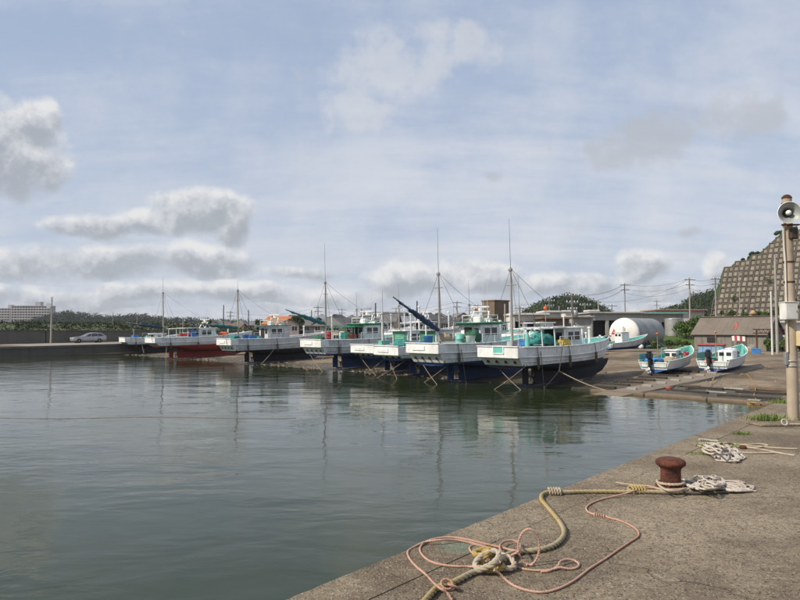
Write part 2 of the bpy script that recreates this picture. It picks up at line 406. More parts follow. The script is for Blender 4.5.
def m_slip():
    m = bpy.data.materials.new('sandy slip surface'); m.use_nodes = True; T = NT(m.node_tree)
    b = T.n['Principled BSDF']; geo = T.new('ShaderNodeNewGeometry'); P = geo.outputs['Position']; s = T.sep(P)
    big = T.noise(P, .22, 5, .6); mid = T.noise(P, 1.4, 6, .65); fine = T.noise(P, 14, 5, .65)
    c = T.mix(T.ss(big, .35, .65), (.105,.078,.052), (.255,.200,.140))
    c = T.mix(T.m('MULTIPLY', T.ss(mid, .45, .7), .6), c, (.080,.060,.042))
    c = T.mix(T.m('MULTIPLY', T.ss(fine, .5, .75), .5), c, (.28,.235,.18))
    # wet weedy strip at the waterline
    wet = T.ss(T.m('ADD', s[2], T.m('MULTIPLY', T.m('SUBTRACT', mid, .5), .22)), .06, .22, 1, 0)
    c = T.mix(T.m('MULTIPLY', wet, .85), c, (.045,.040,.022))
    # far inland: grass and gravel
    T.l.new(c, b.inputs['Base Color'])
    T.put(b.inputs['Roughness'], T.m('MULTIPLY_ADD', wet, -.45, .92)); b.inputs['Specular IOR Level'].default_value = .3
    bn = T.new('ShaderNodeBump'); bn.inputs['Distance'].default_value = .05
    T.l.new(T.m('ADD', mid, T.m('MULTIPLY', fine, .4)), bn.inputs['Height']); T.l.new(bn.outputs[0], b.inputs['Normal'])
    return m
def m_water():
    m = bpy.data.materials.new('harbour water'); m.use_nodes = True; T = NT(m.node_tree)
    b = T.n['Principled BSDF']; geo = T.new('ShaderNodeNewGeometry'); P = geo.outputs['Position']
    b.inputs['Base Color'].default_value = (.024,.034,.011,1); b.inputs['Roughness'].default_value = .045
    b.inputs['IOR'].default_value = 1.33; b.inputs['Specular IOR Level'].default_value = .5
    mp = T.new('ShaderNodeMapping'); T.l.new(P, mp.inputs[0]); mp.inputs['Rotation'].default_value = (0, 0, R(12)); mp.inputs['Scale'].default_value = (.7, 1.25, 1)
    gust = T.ss(T.noise(P, .055, 4, .55), .38, .66)
    near = T.ss(T.noise(P, .16, 4, .6), .35, .65)
    w1 = T.noise(mp.outputs[0], .42, 3, .5, dist=.4)
    w2 = T.noise(mp.outputs[0], 1.35, 4, .55, dist=.5)
    w3 = T.noise(mp.outputs[0], 5.0, 4, .55, dist=.3)
    h = T.m('ADD', T.m('MULTIPLY', w1, .042), T.m('ADD', T.m('MULTIPLY', T.m('MULTIPLY', w2, .019), T.m('MULTIPLY_ADD', near, .95, .12)), T.m('MULTIPLY', T.m('MULTIPLY', w3, .0042), T.m('MULTIPLY_ADD', gust, 1.3, .05))))
    bn = T.new('ShaderNodeBump'); bn.inputs['Strength'].default_value = 1; bn.inputs['Distance'].default_value = 1.0
    T.l.new(h, bn.inputs['Height']); T.l.new(bn.outputs[0], b.inputs['Normal'])
    return m
def m_green(name, a, b_, c_, scale=.15):
    m = bpy.data.materials.new(name); m.use_nodes = True; T = NT(m.node_tree)
    b = T.n['Principled BSDF']; geo = T.new('ShaderNodeNewGeometry'); P = geo.outputs['Position']
    c = T.mix(T.ss(T.noise(P, scale, 5, .65), .32, .68), a, b_)
    c = T.mix(T.m('MULTIPLY', T.ss(T.noise(P, scale*7, 4, .65), .45, .75), .7), c, c_)
    r = T.m('MULTIPLY', geo.outputs['Random Per Island'], 1)
    c = T.mix(T.m('MULTIPLY', r, .35), c, c_)
    T.l.new(c, b.inputs['Base Color']); b.inputs['Roughness'].default_value = .8; b.inputs['Specular IOR Level'].default_value = .2
    return m
MQ = m_quay(); MSLIP = m_slip()
M['foliage_dark'] = m_green('dark woodland foliage', (.022,.038,.020), (.046,.070,.030), (.065,.090,.036), .05)
M['foliage'] = m_green('green foliage', (.035,.075,.018), (.075,.125,.028), (.10,.14,.035), .4)
M['grass'] = m_green('rough grass', (.035,.058,.018), (.080,.098,.034), (.115,.112,.050), .10)
M['farwood'] = m_green('far hazy woodland', (.014,.026,.018), (.026,.042,.025), (.034,.050,.028), .02)
M['scrub'] = m_green('dark olive scrub', (.022,.038,.016), (.042,.060,.024), (.060,.075,.032), .25)
M['grassblade'] = m_green('grass blade green', (.08,.14,.03), (.14,.20,.05), (.22,.24,.07), 4)

# ---- ground sheet (slip, seabed and all land to the horizon)
us = [-1200,-600,-200,-70,-40,-25,-12] + [-8+.5*i for i in range(0, 68)] + [26+.5*i for i in range(2)] + [30,36,45,60,80,120,200,400,900,1600,2400]
vs_ = [-1800,-900,-300,-80,-30] + [-14+.75*i for i in range(0, 118)] + [PIERV-.3, PIERV+.6, 85,95,120,160,250,500,1200,2400]
vs_ = sorted(set(vs_)); vs_ = [v for v in vs_ if not (PIERV-.2 < v < PIERV+.5)]
g = MB(); P = []
for u in us:
    for v in vs_:
        z = max(-3., min(LAND, SLOPE*u)) if v < PIERV else 1.2
        if v < PIERV and -8 < u < 28:
            q = Vector((u*.35, v*.35, 0)); z += .10*noise.noise(q) + .05*noise.noise(q*3.3)
        p = uv(u, v, z); P.append(p)
nv_ = len(vs_)
g.add(P, [(i*nv_+j, (i+1)*nv_+j, (i+1)*nv_+j+1, i*nv_+j+1) for i in range(len(us)-1) for j in range(nv_-1)], True)
struct('ground', g, MSLIP)
# ---- water
w = MB(); w.add([(-500,-60,0),(500,-60,0),(500,500,0),(-500,500,0)], [(0,1,2,3)])
struct('water', w, m_water())
# ---- concrete ramp strips up the slip
for (v0, wd, u0_, u1_) in ((5.6, 1.5, -3, 15),):
    r = MB(); n = 20; P = []
    for i in range(n+1):
        u = u0_+(u1_-u0_)*i/n
        for v in (v0-wd/2, v0+wd/2): P.append(uv(u, v+.05*math.sin(i), SLOPE*u+.10))
        for v in (v0-wd/2-.08, v0+wd/2+.08): P.append(uv(u, v, SLOPE*u-.1))
    f = []
    for i in range(n):
        a, b = i*4, i*4+4
        f += [(a, b, b+1, a+1), (a+2, b+2, b, a), (a+1, b+1, b+3, a+3)]
    r.add(P, f); struct('concrete_ramp', r, pmat('sandy ramp concrete', (.20,.165,.125), .9, grime=.5, gcol=(.13,.105,.08), scale=.9, streak=False, bump=.01))
# ---- dark timber/stone toe along the water at the right of the slip
# ---- quay
QD = Vector((.838, 1.0)).normalized(); Q0 = Vector((gp(277, 600).x, gp(277, 600).y)); QN = Vector((QD.y, -QD.x))
def qp(a, b, z=1.4): p = Q0 + QD*a + QN*b; return Vector((p.x, p.y, z))
CW = .42
q = MB()
A0, A1 = -12, 60
q.add([qp(A0, CW-.003, 1.4), qp(A1, CW-.003, 1.4), qp(A1, 60, 1.4), qp(A0, 60, 1.4), qp(A0, CW-.003, -3.2), qp(A1, CW-.003, -3.2), qp(A1, 60, -3.2), qp(A0, 60, -3.2)],
      [(0,1,2,3), (0,4,5,1), (1,5,6,2), (2,6,7,3), (3,7,4,0)])
quay = struct('quay', q, MQ)
a = A0; k = 0
while a < 46:
    ln = 4.6 + .5*math.sin(k*2.1); j = .0035+.0015*math.sin(k*3.7); e = a+ln-.012; ch = .035
    c = MB(); n = 70; prof = [(CW, -3.0), (0, -3.0), (0, 1.4-ch*1.3), (ch*.35, 1.4-ch*.4), (ch, 1.4), (CW, 1.4)]
    P = []
    for i in range(n+1):
        t = a + (e-a)*i/n
        for m_, (b, z) in enumerate(prof):
            wob = .022*noise.noise(Vector((t*2.3, m_*.3, 0))) + .018*noise.noise(Vector((t*9, m_*.3, 4))) - .03*max(0, noise.noise(Vector((t*4.1, 0, 9)))-.35)
            P.append(qp(t, b + (wob if m_ in (2, 3, 4) else 0), z + (j if z > 0 else 0) + (min(0, wob)*.9 if m_ in (2, 3, 4) else 0)))
    mm = len(prof)
    c.add(P, [(i*mm+m_, i*mm+m_+1, (i+1)*mm+m_+1, (i+1)*mm+m_) for i in range(n) for m_ in range(mm-1)], False)
    c.add(P, [tuple(range(mm)), tuple(n*mm+i for i in reversed(range(mm)))])
    obj('coping_block', c, MQ, quay); a += ln; k += 1
# ---- left pier and seawall
def pz(u): return lerp_(1.02, 1.42, min(1, max(0, (u+22)/24)))
def lerp_(a, b, t): return a+(b-a)*t
p = MB(); x0, x1 = -140, 34
P = []
for i in range(41):
    u = x0+(x1-x0)*i/40; P += [uv(u, PIERV, pz(u)), uv(u, 140, 1.3), uv(u, PIERV, -3)]
p.add(P, [(i*3, i*3+3, i*3+4, i*3+1) for i in range(40)] + [(i*3+2, i*3+5, i*3+3, i*3) for i in range(40)])
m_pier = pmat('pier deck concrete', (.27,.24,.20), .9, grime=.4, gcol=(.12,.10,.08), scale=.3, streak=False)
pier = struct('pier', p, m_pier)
f = MB(); P = []; n = 60
for i in range(n+1):
    u = x0+(x1-x0)*i/n
    zt = pz(u)
    for (v, z) in ((PIERV+.3, zt+.02), (PIERV-.12, zt+.02), (PIERV-.14, zt-.25), (PIERV-.05, zt-.27), (PIERV-.03, -3)): P.append(uv(u, v+.02*noise.noise(Vector((i*.7, z, 0))), z))
f.add(P, [(i*5+m_, (i+1)*5+m_, (i+1)*5+m_+1, i*5+m_+1) for i in range(n) for m_ in range(4)])
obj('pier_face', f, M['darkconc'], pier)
sw = thing('seawall', 'dark weathered concrete seawall behind the silver car on the pier', 'wall', uv(-30, 91, 1.2))
o0 = Vector(sw.location)
def swl(u, v, z): return uv(u, v, z) - o0
i = 0; u = -150
while u < 60:
    e = u + 5.9; h = 3.12 + .04*math.sin(i*1.7)
    s_ = MB(); s_.add([swl(u, 91, 1.0), swl(e, 91, 1.0), swl(e, 91.25, h-.12), swl(u, 91.25, h-.12), swl(u, 91.15, h-.12), swl(e, 91.15, h-.12), swl(e, 91.15, h), swl(u, 91.15, h), swl(u, 91.9, h), swl(e, 91.9, h), swl(u, 92.4, 1.0), swl(e, 92.4, 1.0)],
            [(0,1,2,3), (3,2,5,4), (4,5,6,7), (7,6,9,8), (8,9,11,10), (0,3,4,7,8,10), (1,11,9,6,5,2)])
    obj('wall_panel', s_, M['darkconc'], sw); u += 6; i += 1
# ---- grass dune beyond the seawall
d = MB(); P = []; NU, NVV = 60, 14
for i in range(NU+1):
    for j in range(NVV+1):
        u = -160 + 260*i/NU; v = 93 + 90*(j/NVV)**1.5; t = j/NVV
        z = 2.3 + 2.4*math.sin(min(1, t*1.5)*math.pi/2)*(.8+.5*noise.noise(Vector((u*.03, v*.03, 0)))) + .25*noise.noise(Vector((u*.2, v*.2, 3)))
        if u > 15: z -= (u-15)*.035
        P.append(uv(u, v, z))
d.add(P, [(i*(NVV+1)+j, (i+1)*(NVV+1)+j, (i+1)*(NVV+1)+j+1, i*(NVV+1)+j+1) for i in range(NU) for j in range(NVV)], True)
struct('dune', d, M['grass'])

rnd = random.Random(77); lv0 = []
for _ in range(900):
    u = rnd.uniform(-45, 40); v = 93 + 80*rnd.random()**1.3; t = ((v-93)/90)**(1/1.5)
    z = 2.3 + 2.4*math.sin(min(1, t*1.5)*math.pi/2)*(.8+.5*noise.noise(Vector((u*.03, v*.03, 0))))
    if u > 15: z -= (u-15)*.035
    c = uv(u, v, z+.1); rr_ = rnd.uniform(.3, .9)
    for _ in range(18): lv0.append((c+Vector((rnd.gauss(0, rr_), rnd.gauss(0, rr_), abs(rnd.gauss(0, rr_*.35)))), 1))
# ---- hills with woodland: profile in picture columns at a given distance, real depth
def leaf_cloud(mb, pts, size, rnd):
    for (p, s) in pts:
        for _ in range(s):
            n = Vector((rnd.gauss(0, 1), rnd.gauss(0, 1), rnd.gauss(.5, 1))).normalized()
            a = n.orthogonal().normalized(); b = n.cross(a); t = rnd.random()*6.28
            a, b = a*math.cos(t)+b*math.sin(t), b*math.cos(t)-a*math.sin(t)
            c = p + Vector((rnd.gauss(0, 1), rnd.gauss(0, 1), rnd.gauss(0, .8)))*size*1.1
            k = size*(.6+.8*rnd.random())
            mb.add([c-a*k-b*k*.5, c+a*k*.2-b*k*.8, c+a*k+b*k*.3, c-a*k*.1+b*k*.9], [(0,1,2,3)])
def hill(prof, Y, depth, name, wood, mat, seed, crown, per=26, rows=5, npx=1.0):
    rnd = random.Random(seed)
    cols = []; x = prof[0][0]
    while x <= prof[-1][0]:
        for i in range(len(prof)-1):
            if prof[i][0] <= x <= prof[i+1][0]:
                t = (x-prof[i][0])/(prof[i+1][0]-prof[i][0]); cols.append((x, prof[i][1]*(1-t)+prof[i+1][1]*t)); break
        x += npx*2
    mb = MB(); P = []; nr = 8
    for (px, py) in cols:
        top = at(px, py, Y); hh = top.z-1.0-crown*1.1
        for j in range(nr+1):
            t = j/nr; w_ = math.sin(math.pi*min(1, t*1.0))
            yy = Y - depth*.5 + depth*t; z = .8 + max(0, hh)*w_
            P.append((top.x*yy/Y, yy, z))
    nc = len(cols)
    mb.add(P, [(i*(nr+1)+j, (i+1)*(nr+1)+j, (i+1)*(nr+1)+j+1, i*(nr+1)+j+1) for i in range(nc-1) for j in range(nr)], True)
    struct(name, mb, mat)
    lv = MB(); pts = []
    for i in range(len(cols)*rows):
        px, py = cols[rnd.randrange(len(cols))]; px += rnd.uniform(-npx, npx)
        t = rnd.choice((.5, .5, .42, .34, .26, .18, .10)) + rnd.uniform(-.05, .05)
        top = at(px, py, Y); yy = Y - depth*.5 + depth*t; hh = max(0, top.z-1-crown*1.1)*math.sin(math.pi*t)
        r = crown*(.55+.6*rnd.random())
        c = Vector((top.x*yy/Y, yy, .8+hh+r*.35))
        for _ in range(per):
            n = Vector((rnd.gauss(0, 1), rnd.gauss(0, 1), rnd.gauss(.25, 1))).normalized()
            pts.append((c+n*r*(.75+.3*rnd.random()), 1))
    leaf_cloud(lv, pts, crown*(.09 if crown > 5 else .12), rnd)
    struct(wood, lv, mat, 'stuff')
dsc = MB(); leaf_cloud(dsc, lv0, .16, random.Random(78)); struct('dune_scrub', dsc, M['scrub'], 'stuff')
hill([(20,322),(50,315),(70,311.5),(95,314),(112,317),(128,314.5),(150,316),(175,318.5),(215,320),(250,322),(300,324),(340,327)], 620, 220, 'hill', 'hillside_wood', M['farwood'], 1, 5.5, 110, 5, 1.2)
hill([(515,319),(525,312),(540,303),(555,298),(567,295.5),(580,297),(592,302),(602,308),(612,314),(622,318)], 260, 90, 'hill', 'hillside_wood', M['foliage_dark'], 2, 2.8, 75, 7, .8)
hill([(655,315),(664,308),(674,306.5),(682,307),(690,300),(698,295),(708,292),(720,291),(740,291),(760,292)], 230, 80, 'hill', 'hillside_wood', M['foliage_dark'], 3, 2.4, 75, 7, .8)
hill([(60,327),(72,325),(85,324),(100,324.5),(112,323),(130,323.5),(150,322.5),(170,325),(190,327),(215,328)], 235, 50, 'low_ridge', 'scrub_wood', M['scrub'], 4, 1.7, 50, 7, 1.0)

# ================================================================== FISHING BOATS
def lerp(a, b, t): return a+(b-a)*t
def sweep_strip(rings, closed=False):
    mb = MB(); n = len(rings[0]); P = [p for r in rings for p in r]
    mb.add(P, [(i*n+k, (i+1)*n+k, (i+1)*n+k+1, i*n+k+1) for i in range(len(rings)-1) for k in range(n-1)], True); return mb
class Boat: pass
def fishing_boat(label, px, u0, L=10.2, B=3.0, hull='white', bottom='navy', deck='turq', zs0=2.15, mast=4.6, whip=2.6, boom=None, xw=4.0, wl=2.0, wh=1.75,
                 roof='trimwhite', shutter=None, arch=True, awning='trimwhite', posts=(), stern='panel', yaw=0., pitch=.024, dz=0., bowrise=.40, cab='white', fly=False, mastx=1.0, paint=1.22, bz=1.3, mh=0.):
    loc, v = at_uv_px(px, u0); loc.z = SLOPE*(u0+2.1)+.02+dz
    r = thing('fishing_boat', label, 'boat', loc, (0, -pitch, UANG+yaw), 'large fishing boats hauled out along the slip')
    HM, BM, DM = M[hull], M[bottom], M[deck]; W = M['trimwhite']
    def bs(t):
        c = max(0, (t-.45)/.55); return max(.035, B/2*(.90+.10*min(t/.4, 1))*(1-c**2.3))
    def zs(t): return zs0 + bowrise*t**2.2 - .10*math.sin(math.pi*t)
    def zp(t): return paint + .06*t*t
    def bw(t): return max(.03, bs(t)*(.93-.20*t**3))
    N = 26; T_ = [(i/N)**.9 if False else 1-(1-i/N)**1.25 for i in range(N+1)]
    def x_(t, lev): return L*t - (0, .25, .62)[lev]*t**5 + ((0, .02, .20)[lev])*max(0, 1-t*6)
    rise = .48
    mb = MB()
    for sg in (1, -1):
        rg = []
        for t in T_:
            b, z = bs(t), zs(t)
            rg.append([(x_(t,0), sg*b, z), (x_(t,0)-.05*t**5, sg*b*.998, z-.30), (x_(t,1), sg*b*.985, z-rise), (lerp(x_(t,1), x_(t,2), .5), sg*(b*.985*.45+bw(t)*.55), lerp(z-rise, zp(t), .5)), (x_(t,2), sg*bw(t), zp(t))])
        s_ = sweep_strip(rg); mb.add(s_.v, s_.f, True)
        ri = [[(x_(t,0), sg*bs(t), zs(t)), (x_(t,0)-.02, sg*max(.01, bs(t)-.08), zs(t)), (x_(t,0)-.06*(t > .9), sg*max(.01, bs(t)-.08), zs(t)-rise-.05)] for t in T_]
        s_ = sweep_strip(ri); (mb.add(s_.v, s_.f, False) if deck == 'greydeck' else obj('bulwark_lining', s_, DM, r))
    b0, z0 = bs(0), zs(0)
    mb.add([(x_(0,1), b0*.985, z0-rise), (x_(0,1), -b0*.985, z0-rise), (x_(0,2), -bw(0), zp(0)), (x_(0,2), bw(0), zp(0))], [(0,1,2,3)])
    h = obj('hull', mb, HM, r)
    # moulded rub rails
    for (lv, rr, nm) in ((0, .045, 'gunwale'), (1, .04, 'rub_rail'), (2, .028, 'rub_rail')):
        for sg in (1, -1):
            pts = []
            for t in T_:
                if lv == 0: pts.append((x_(t,0), sg*bs(t), zs(t)+.02))
                elif lv == 1: pts.append((x_(t,1), sg*(bs(t)*.985+.015), zs(t)-rise))
                else: pts.append((lerp(x_(t,1), x_(t,2), .55), sg*(bs(t)*.985*.40+bw(t)*.60+.01), lerp(zs(t)-rise, zp(t), .55)))
            obj(nm, MB().tube(pts, rr, 6), W if lv < 2 else HM, h)
    # bottom
    mb = MB()
    def zk(t):
        x = t*L
        return zp(0)-.20 if x < 1.6 else (lerp(zp(0)-.20, .66, min(1, (x-1.6)/2.4)) if x < 4 else (.66 if t < .6 else lerp(.66, zp(1)-.05, ((t-.6)/.4)**1.8)))
    for sg in (1, -1):
        rg = [[(x_(t,2), sg*bw(t), zp(t)), (x_(t,2)-.02, sg*bw(t)*.97, zp(t)-.10*(1-t**4)), (x_(t,2)-.1*t**4, sg*bw(t)*.86, lerp(zp(t), zk(t), .72)), (x_(t,2)-.2*t**4, sg*.07, zk(t))] for t in T_]
        s_ = sweep_strip(rg); mb.add(s_.v, s_.f, True)
    mb.add([(x_(0,2), bw(0), zp(0)), (x_(0,2), -bw(0), zp(0)), (x_(0,2), -bw(0)*.86, lerp(zp(0), zk(0), .72)), (x_(0,2), -.07, zk(0)), (x_(0,2), .07, zk(0)), (x_(0,2), bw(0)*.86, lerp(zp(0), zk(0), .72))], [(0,1,2,3,4,5)])
    bot = obj('hull_bottom', mb, BM, r)
    kp = [(2.62, .02), (L*.62, .02), (L*.80, .10), (L*.90, .40), (L*.955, .80), (L*.975, 1.1), (L*.93, 1.1), (L*.85, .95), (L*.7, .80), (2.9, .85), (2.45, 1.0), (2.5, .35)]
    obj('keel', MB().prism(kp, 'y', -.085, .085), BM, r)
    rd = MB().prism([(1.62, .10), (2.06, .10), (2.08, .55), (2.04, .98), (1.74, .98), (1.60, .72)], 'y', -.04, .04)
    rd.bar((2.02, 0, .08), (2.02, 0, 1.05), .045); rd.box((2.3, 0, .055), (.72, .10, .07))
    obj('rudder', rd, BM, r)
    pr = MB().lathe([(.03, -.12), (.075, -.05), (.08, .06), (.05, .12)], (2.34, 0, .45), 10, 'x')
    for k in range(3):
        a = k*2.094+.4; c, s_ = math.cos(a), math.sin(a)
        pr.add([(2.30, .05*c-.05*s_, .45+.05*s_+.05*c), (2.38, .05*c+.05*s_, .45+.05*s_-.05*c), (2.39, .25*c+.10*s_, .45+.25*s_-.10*c), (2.34, .31*c, .45+.31*s_), (2.28, .25*c-.10*s_, .45+.25*s_+.10*c)], [(0,1,2,3,4)])
    obj('propeller', pr, pmat('dull bronze', (.30,.25,.16), .4, .6, grime=.3), r)
    # deck
    dk = MB(); P = []; fd = lambda t: .30*min(1, max(0, (t-.66)/.06))
    for t in T_: P += [(x_(t,0)-.05, bs(t)-.06, zs(t)-rise+.02+fd(t)), (x_(t,0)-.05, -bs(t)+.06, zs(t)-rise+.02+fd(t))]
    dk.add(P, [(2*i, 2*i+2, 2*i+3, 2*i+1) for i in range(N)]); obj('deck', dk, DM, r)
    # stern gallery: bulwark box carried out over the transom
    sb = MB(); e = -.42; hw = b0+.02; zt = z0+.05; zb = z0-.52
    sb.cbox((e, 0, (zt+zb)/2), (.09, 2*hw, zt-zb), .02)
    for sg in (1, -1): sb.cbox((e/2+.12, sg*(hw-.045), (zt+zb)/2), (-e+.26, .085, zt-zb), .02)
    sb.add([(e+.05, hw-.03, zb), (e+.05, -hw+.03, zb), (.06, -b0*.985, zb+.02), (.06, b0*.985, zb+.02)], [(0,1,2,3)])
    xm, zm = -.27, zb-.03
    sb.add([(e-.04, hw, zb), (e-.04, -hw, zb), (xm, -b0*.97, zm), (xm, b0*.97, zm)], [(0,3,2,1)])
    sb.add([(xm, b0*.97, zm), (xm, -b0*.97, zm), (.05, -bw(0), zp(0)), (.05, bw(0), zp(0))], [(0,3,2,1)])
    for sg in (1, -1): sb.add([(e-.04, sg*hw, zb), (xm, sg*b0*.97, zm), (.05, sg*bw(0), zp(0)), (.35, sg*b0*.985, z0-rise)], [(0,1,2,3)])
    g_ = obj('stern_bulwark', sb, M['trimwhite'], r)
    if stern == 'panel':
        pn = MB().cbox((e-.065, .25, (zt+zb)/2+.02), (.05, 1.05, .26), .015); obj('raised_panel', pn, M['trimwhite'], g_)
    elif stern == 'cut':
        pn = MB(); yc = -.1; hh = .32
        pn.box((e-.05, yc, zt-.17), (.02, .62, .30)); o = obj('teal_opening', pn, M['turq'], g_)
        fr = MB()
        for sg in (1, -1): fr.box((e-.06, yc+sg*.34, zt-.17), (.05, .06, .38))
        fr.box((e-.06, yc, zt-.345), (.05, .72, .05)); obj('opening_frame', fr, M['trimwhite'], g_)
    for (dy) in (-.9, -.3, .3, .9):
        sc = MB().box((lerp(xm, .05, .5), dy, lerp(zm, zp(0), .5)), (.12, .13, .15)); obj('scupper', sc, M['dark'], g_)
    fr = MB().cbox((e-.02, 0, zt+.02), (.16, 2*hw+.04, .05), .015); obj('cap_rail', fr, M['trimwhite'] if deck != 'green' else M['green'], g_)
    zd = lambda x: zs(x/L)-rise+.03
    hx0, hx1 = .25, xw-.12; hh_ = obj('hold_hatch', MB().cbox(((hx0+hx1)/2, 0, zd((hx0+hx1)/2)+.17), (hx1-hx0, 2.1, .52), .04), DM, r)
    for k in range(3): obj('hatch_board', MB().cbox((lerp(hx0, hx1, (k+.5)/3), 0, zd((hx0+hx1)/2)+.45), ((hx1-hx0)/3-.05, 1.9, .05), .012), M['greydeck'], hh_)
    # wheelhouse
    CM = M[cab]; wz = zd(xw)-.15; ww = .82
    wm = MB(); x1 = xw+wl
    wm.prism([(xw, wz), (x1, wz), (x1-.22, wz+wh), (xw+.02, wz+wh)], 'y', -ww, ww)
    wo = obj('wheelhouse', wm, CM, r)
    rf = MB().cbox((xw+wl/2-.15, 0, wz+wh+.04), (wl+.35, 2*ww+.22, .085), .03); obj('roof', rf, M[roof], wo)
    for sg in (1, -1):
        for k in range(2):
            xa = xw+.62+k*.62; wn = MB().box((xa, sg*(ww+.004), wz+wh-.42), (.5, .03, .46)); o = obj('window', wn, M['glass'], wo)
            f_ = MB()
            for dx in (-.28, .28): f_.box((xa+dx, sg*(ww+.012), wz+wh-.42), (.05, .05, .56))
            for dz_ in (-.26, .26): f_.box((xa, sg*(ww+.012), wz+wh-.42+dz_), (.51, .05, .05))
            obj('window_frame', f_, M['trimwhite'], o)
    # after face
    ap = MB().box((xw-.012, .18, wz+.82), (.03, .62, 1.45)); obj('door', ap, M[shutter] if shutter else M['dark'], wo)
    if shutter:
        ap = MB()
        for k in range(9): ap.box((xw-.035, .0, wz+.25+k*.155), (.03, 1.42, .135))
        obj('shutter', ap, M[shutter], wo)
    else:
        ap = MB().box((xw-.012, -.50, wz+wh-.42), (.03, .38, .42)); obj('window', ap, M['glass'], wo)
    for k in (-1, 0, 1):
        f_ = MB(); yy = k*.52
        f_.add([(x1-.10+.016, yy-.22, wz+wh-.62), (x1-.10+.016, yy+.22, wz+wh-.62), (x1-.185+.03, yy+.22, wz+wh-.18), (x1-.185+.03, yy-.22, wz+wh-.18)], [(0,1,2,3)])
        f_.v = [(a+.02, b, c) for a, b, c in f_.v]; obj('window', f_, M['glass'], wo)
    wt = wz+wh+.08
    if fly:      # upper steering position with rails
        f_ = MB(); xa, xb, hz = xw+.1, x1-.3, .50
        for (x, y) in ((xa,-.75),(xb,-.75),(xa,.75),(xb,.75)): f_.bar((x, y, wt), (x, y, wt+hz), .03, n=6)
        for y in (-.75, .75):
            for zz in (.26, .50): f_.bar((xa, y, wt+zz), (xb, y, wt+zz), .025, n=6)
        for x in (xa, xb): f_.bar((x, -.75, wt+hz), (x, .75, wt+hz), .025, n=6)
        f_.cbox((xa+.75, .1, wt+.22), (.40, .6, .44), .04); f_.cbox((xb-.25, -.2, wt+.17), (.3, .5, .34), .03)
        obj('upper_station', f_, M['trimwhite'], wo)
        f_ = MB(); f_.cbox(((xa+xb)/2-.1, 0, wt+.04), (xb-xa+.9, 2.0, .06), .02); obj('upper_deck', f_, M['green'], wo)
    if arch:
        f_ = MB(); xa = xw+wl*.5; top = wt+(.72 if fly else .62)
        for sg in (1, -1):
            f_.tube([(xa-.35, sg*.72, wt), (xa-.1, sg*.70, wt+.35), (xa+.05, sg*.62, top)], .05, 6); f_.bar((xa+.35, sg*.72, wt), (xa+.05, sg*.64, top-.25), .03, n=6)
        f_.bar((xa+.05, -.64, top), (xa+.05, .64, top), .05, n=6); f_.cbox((xa+.05, 0, top+.03), (.4, 1.1, .04), .01)
        ao = obj('radar_arch', f_, M['trimwhite'], wo)
        f_ = MB().lathe([(.10, 0), (.13, .06), (.13, .16), (.06, .2)], (xa+.05, .1, top+.05), 12); f_.cbox((xa+.05, .1, top+.30), (.12, 1.15, .10), .03, ang=.6); obj('radar_scanner', f_, M['trimwhite'], ao)
        f_ = MB().lathe([(.05, 0), (.09, .04), (.085, .15), (.02, .2)], (xa+.05, .48, top+.04), 10); obj('signal_lamp', f_, M['orange'], ao)
        f_ = MB()
        for y in (-.55, -.2): f_.bar((xa, y, top), (xa, y, top+1.6+.5*abs(y)), .012, .006, n=5)
        obj('whip_aerial', f_, M['trimwhite'], ao)
    # awning over the working deck
    if awning:
        f_ = MB(); xa, xb, za = 2.0, xw-.05, zd(2)+1.42
        for x in (xa, (xa+xb)/2):
            for sg in (1, -1): f_.bar((x, sg*1.1, zd(x)), (x, sg*1.02, za), .032, n=6)
            f_.bar((x, -1.05, za), (x, 1.05, za), .03, n=6)
        for sg in (1, 0, -1): f_.bar((xa-.2, sg*1.02, za), (xb, sg*1.0, za+.02), .03, n=6)
        ao = obj('awning_frame', f_, M['trimwhite'] if awning != 'green' else M['green'], r)
        f_ = MB().cbox(((xa+xb)/2+.5, 0, za+.055), (xb-xa-.9, 2.15, .035), .01); obj('awning', f_, M[awning], ao)
    # mast, whip, stays
    zt = zd(mastx); m_ = MB().bar((mastx, 0, zt), (mastx, 0, zt+mast*.62), .075, .065, n=10)
    m_.bar((mastx, 0, zt+mast*.62), (mastx, 0, zt+mast), .06, .045, n=8); mo = obj('mast', m_, M['pole'], r)
    f_ = MB().bar((mastx, 0, zt+mast), (mastx, .02, zt+mast+whip), .014, .007, n=5); obj('aerial', f_, M['wire'], mo)
    f_ = MB().cbox((mastx, .02, zt+mast-.12), (.16, .22, .16), .03); obj('mast_head', f_, M['steel'], mo)
    f_ = MB().bar((mastx, -.35, zt+mast*.8), (mastx, .35, zt+mast*.8), .022, n=6); obj('cross_tree', f_, M['steel'], mo)
    f_ = MB(); hd = Vector((mastx, 0, zt+mast-.05))
    for tgt in ((xw+wl*.5, 0, wt+.9), (.0, b0-.1, z0+.03), (.0, -b0+.1, z0+.03), (mastx+1.6, b0-.05, z0), (mastx+1.6, -b0+.05, z0)):
        tg = Vector(tgt); f_.tube([hd.lerp(tg, k/6) - Vector((0, 0, .12*math.sin(math.pi*k/6))) for k in range(7)], .009, 4)
    obj('stay', f_, M['wire'], mo)
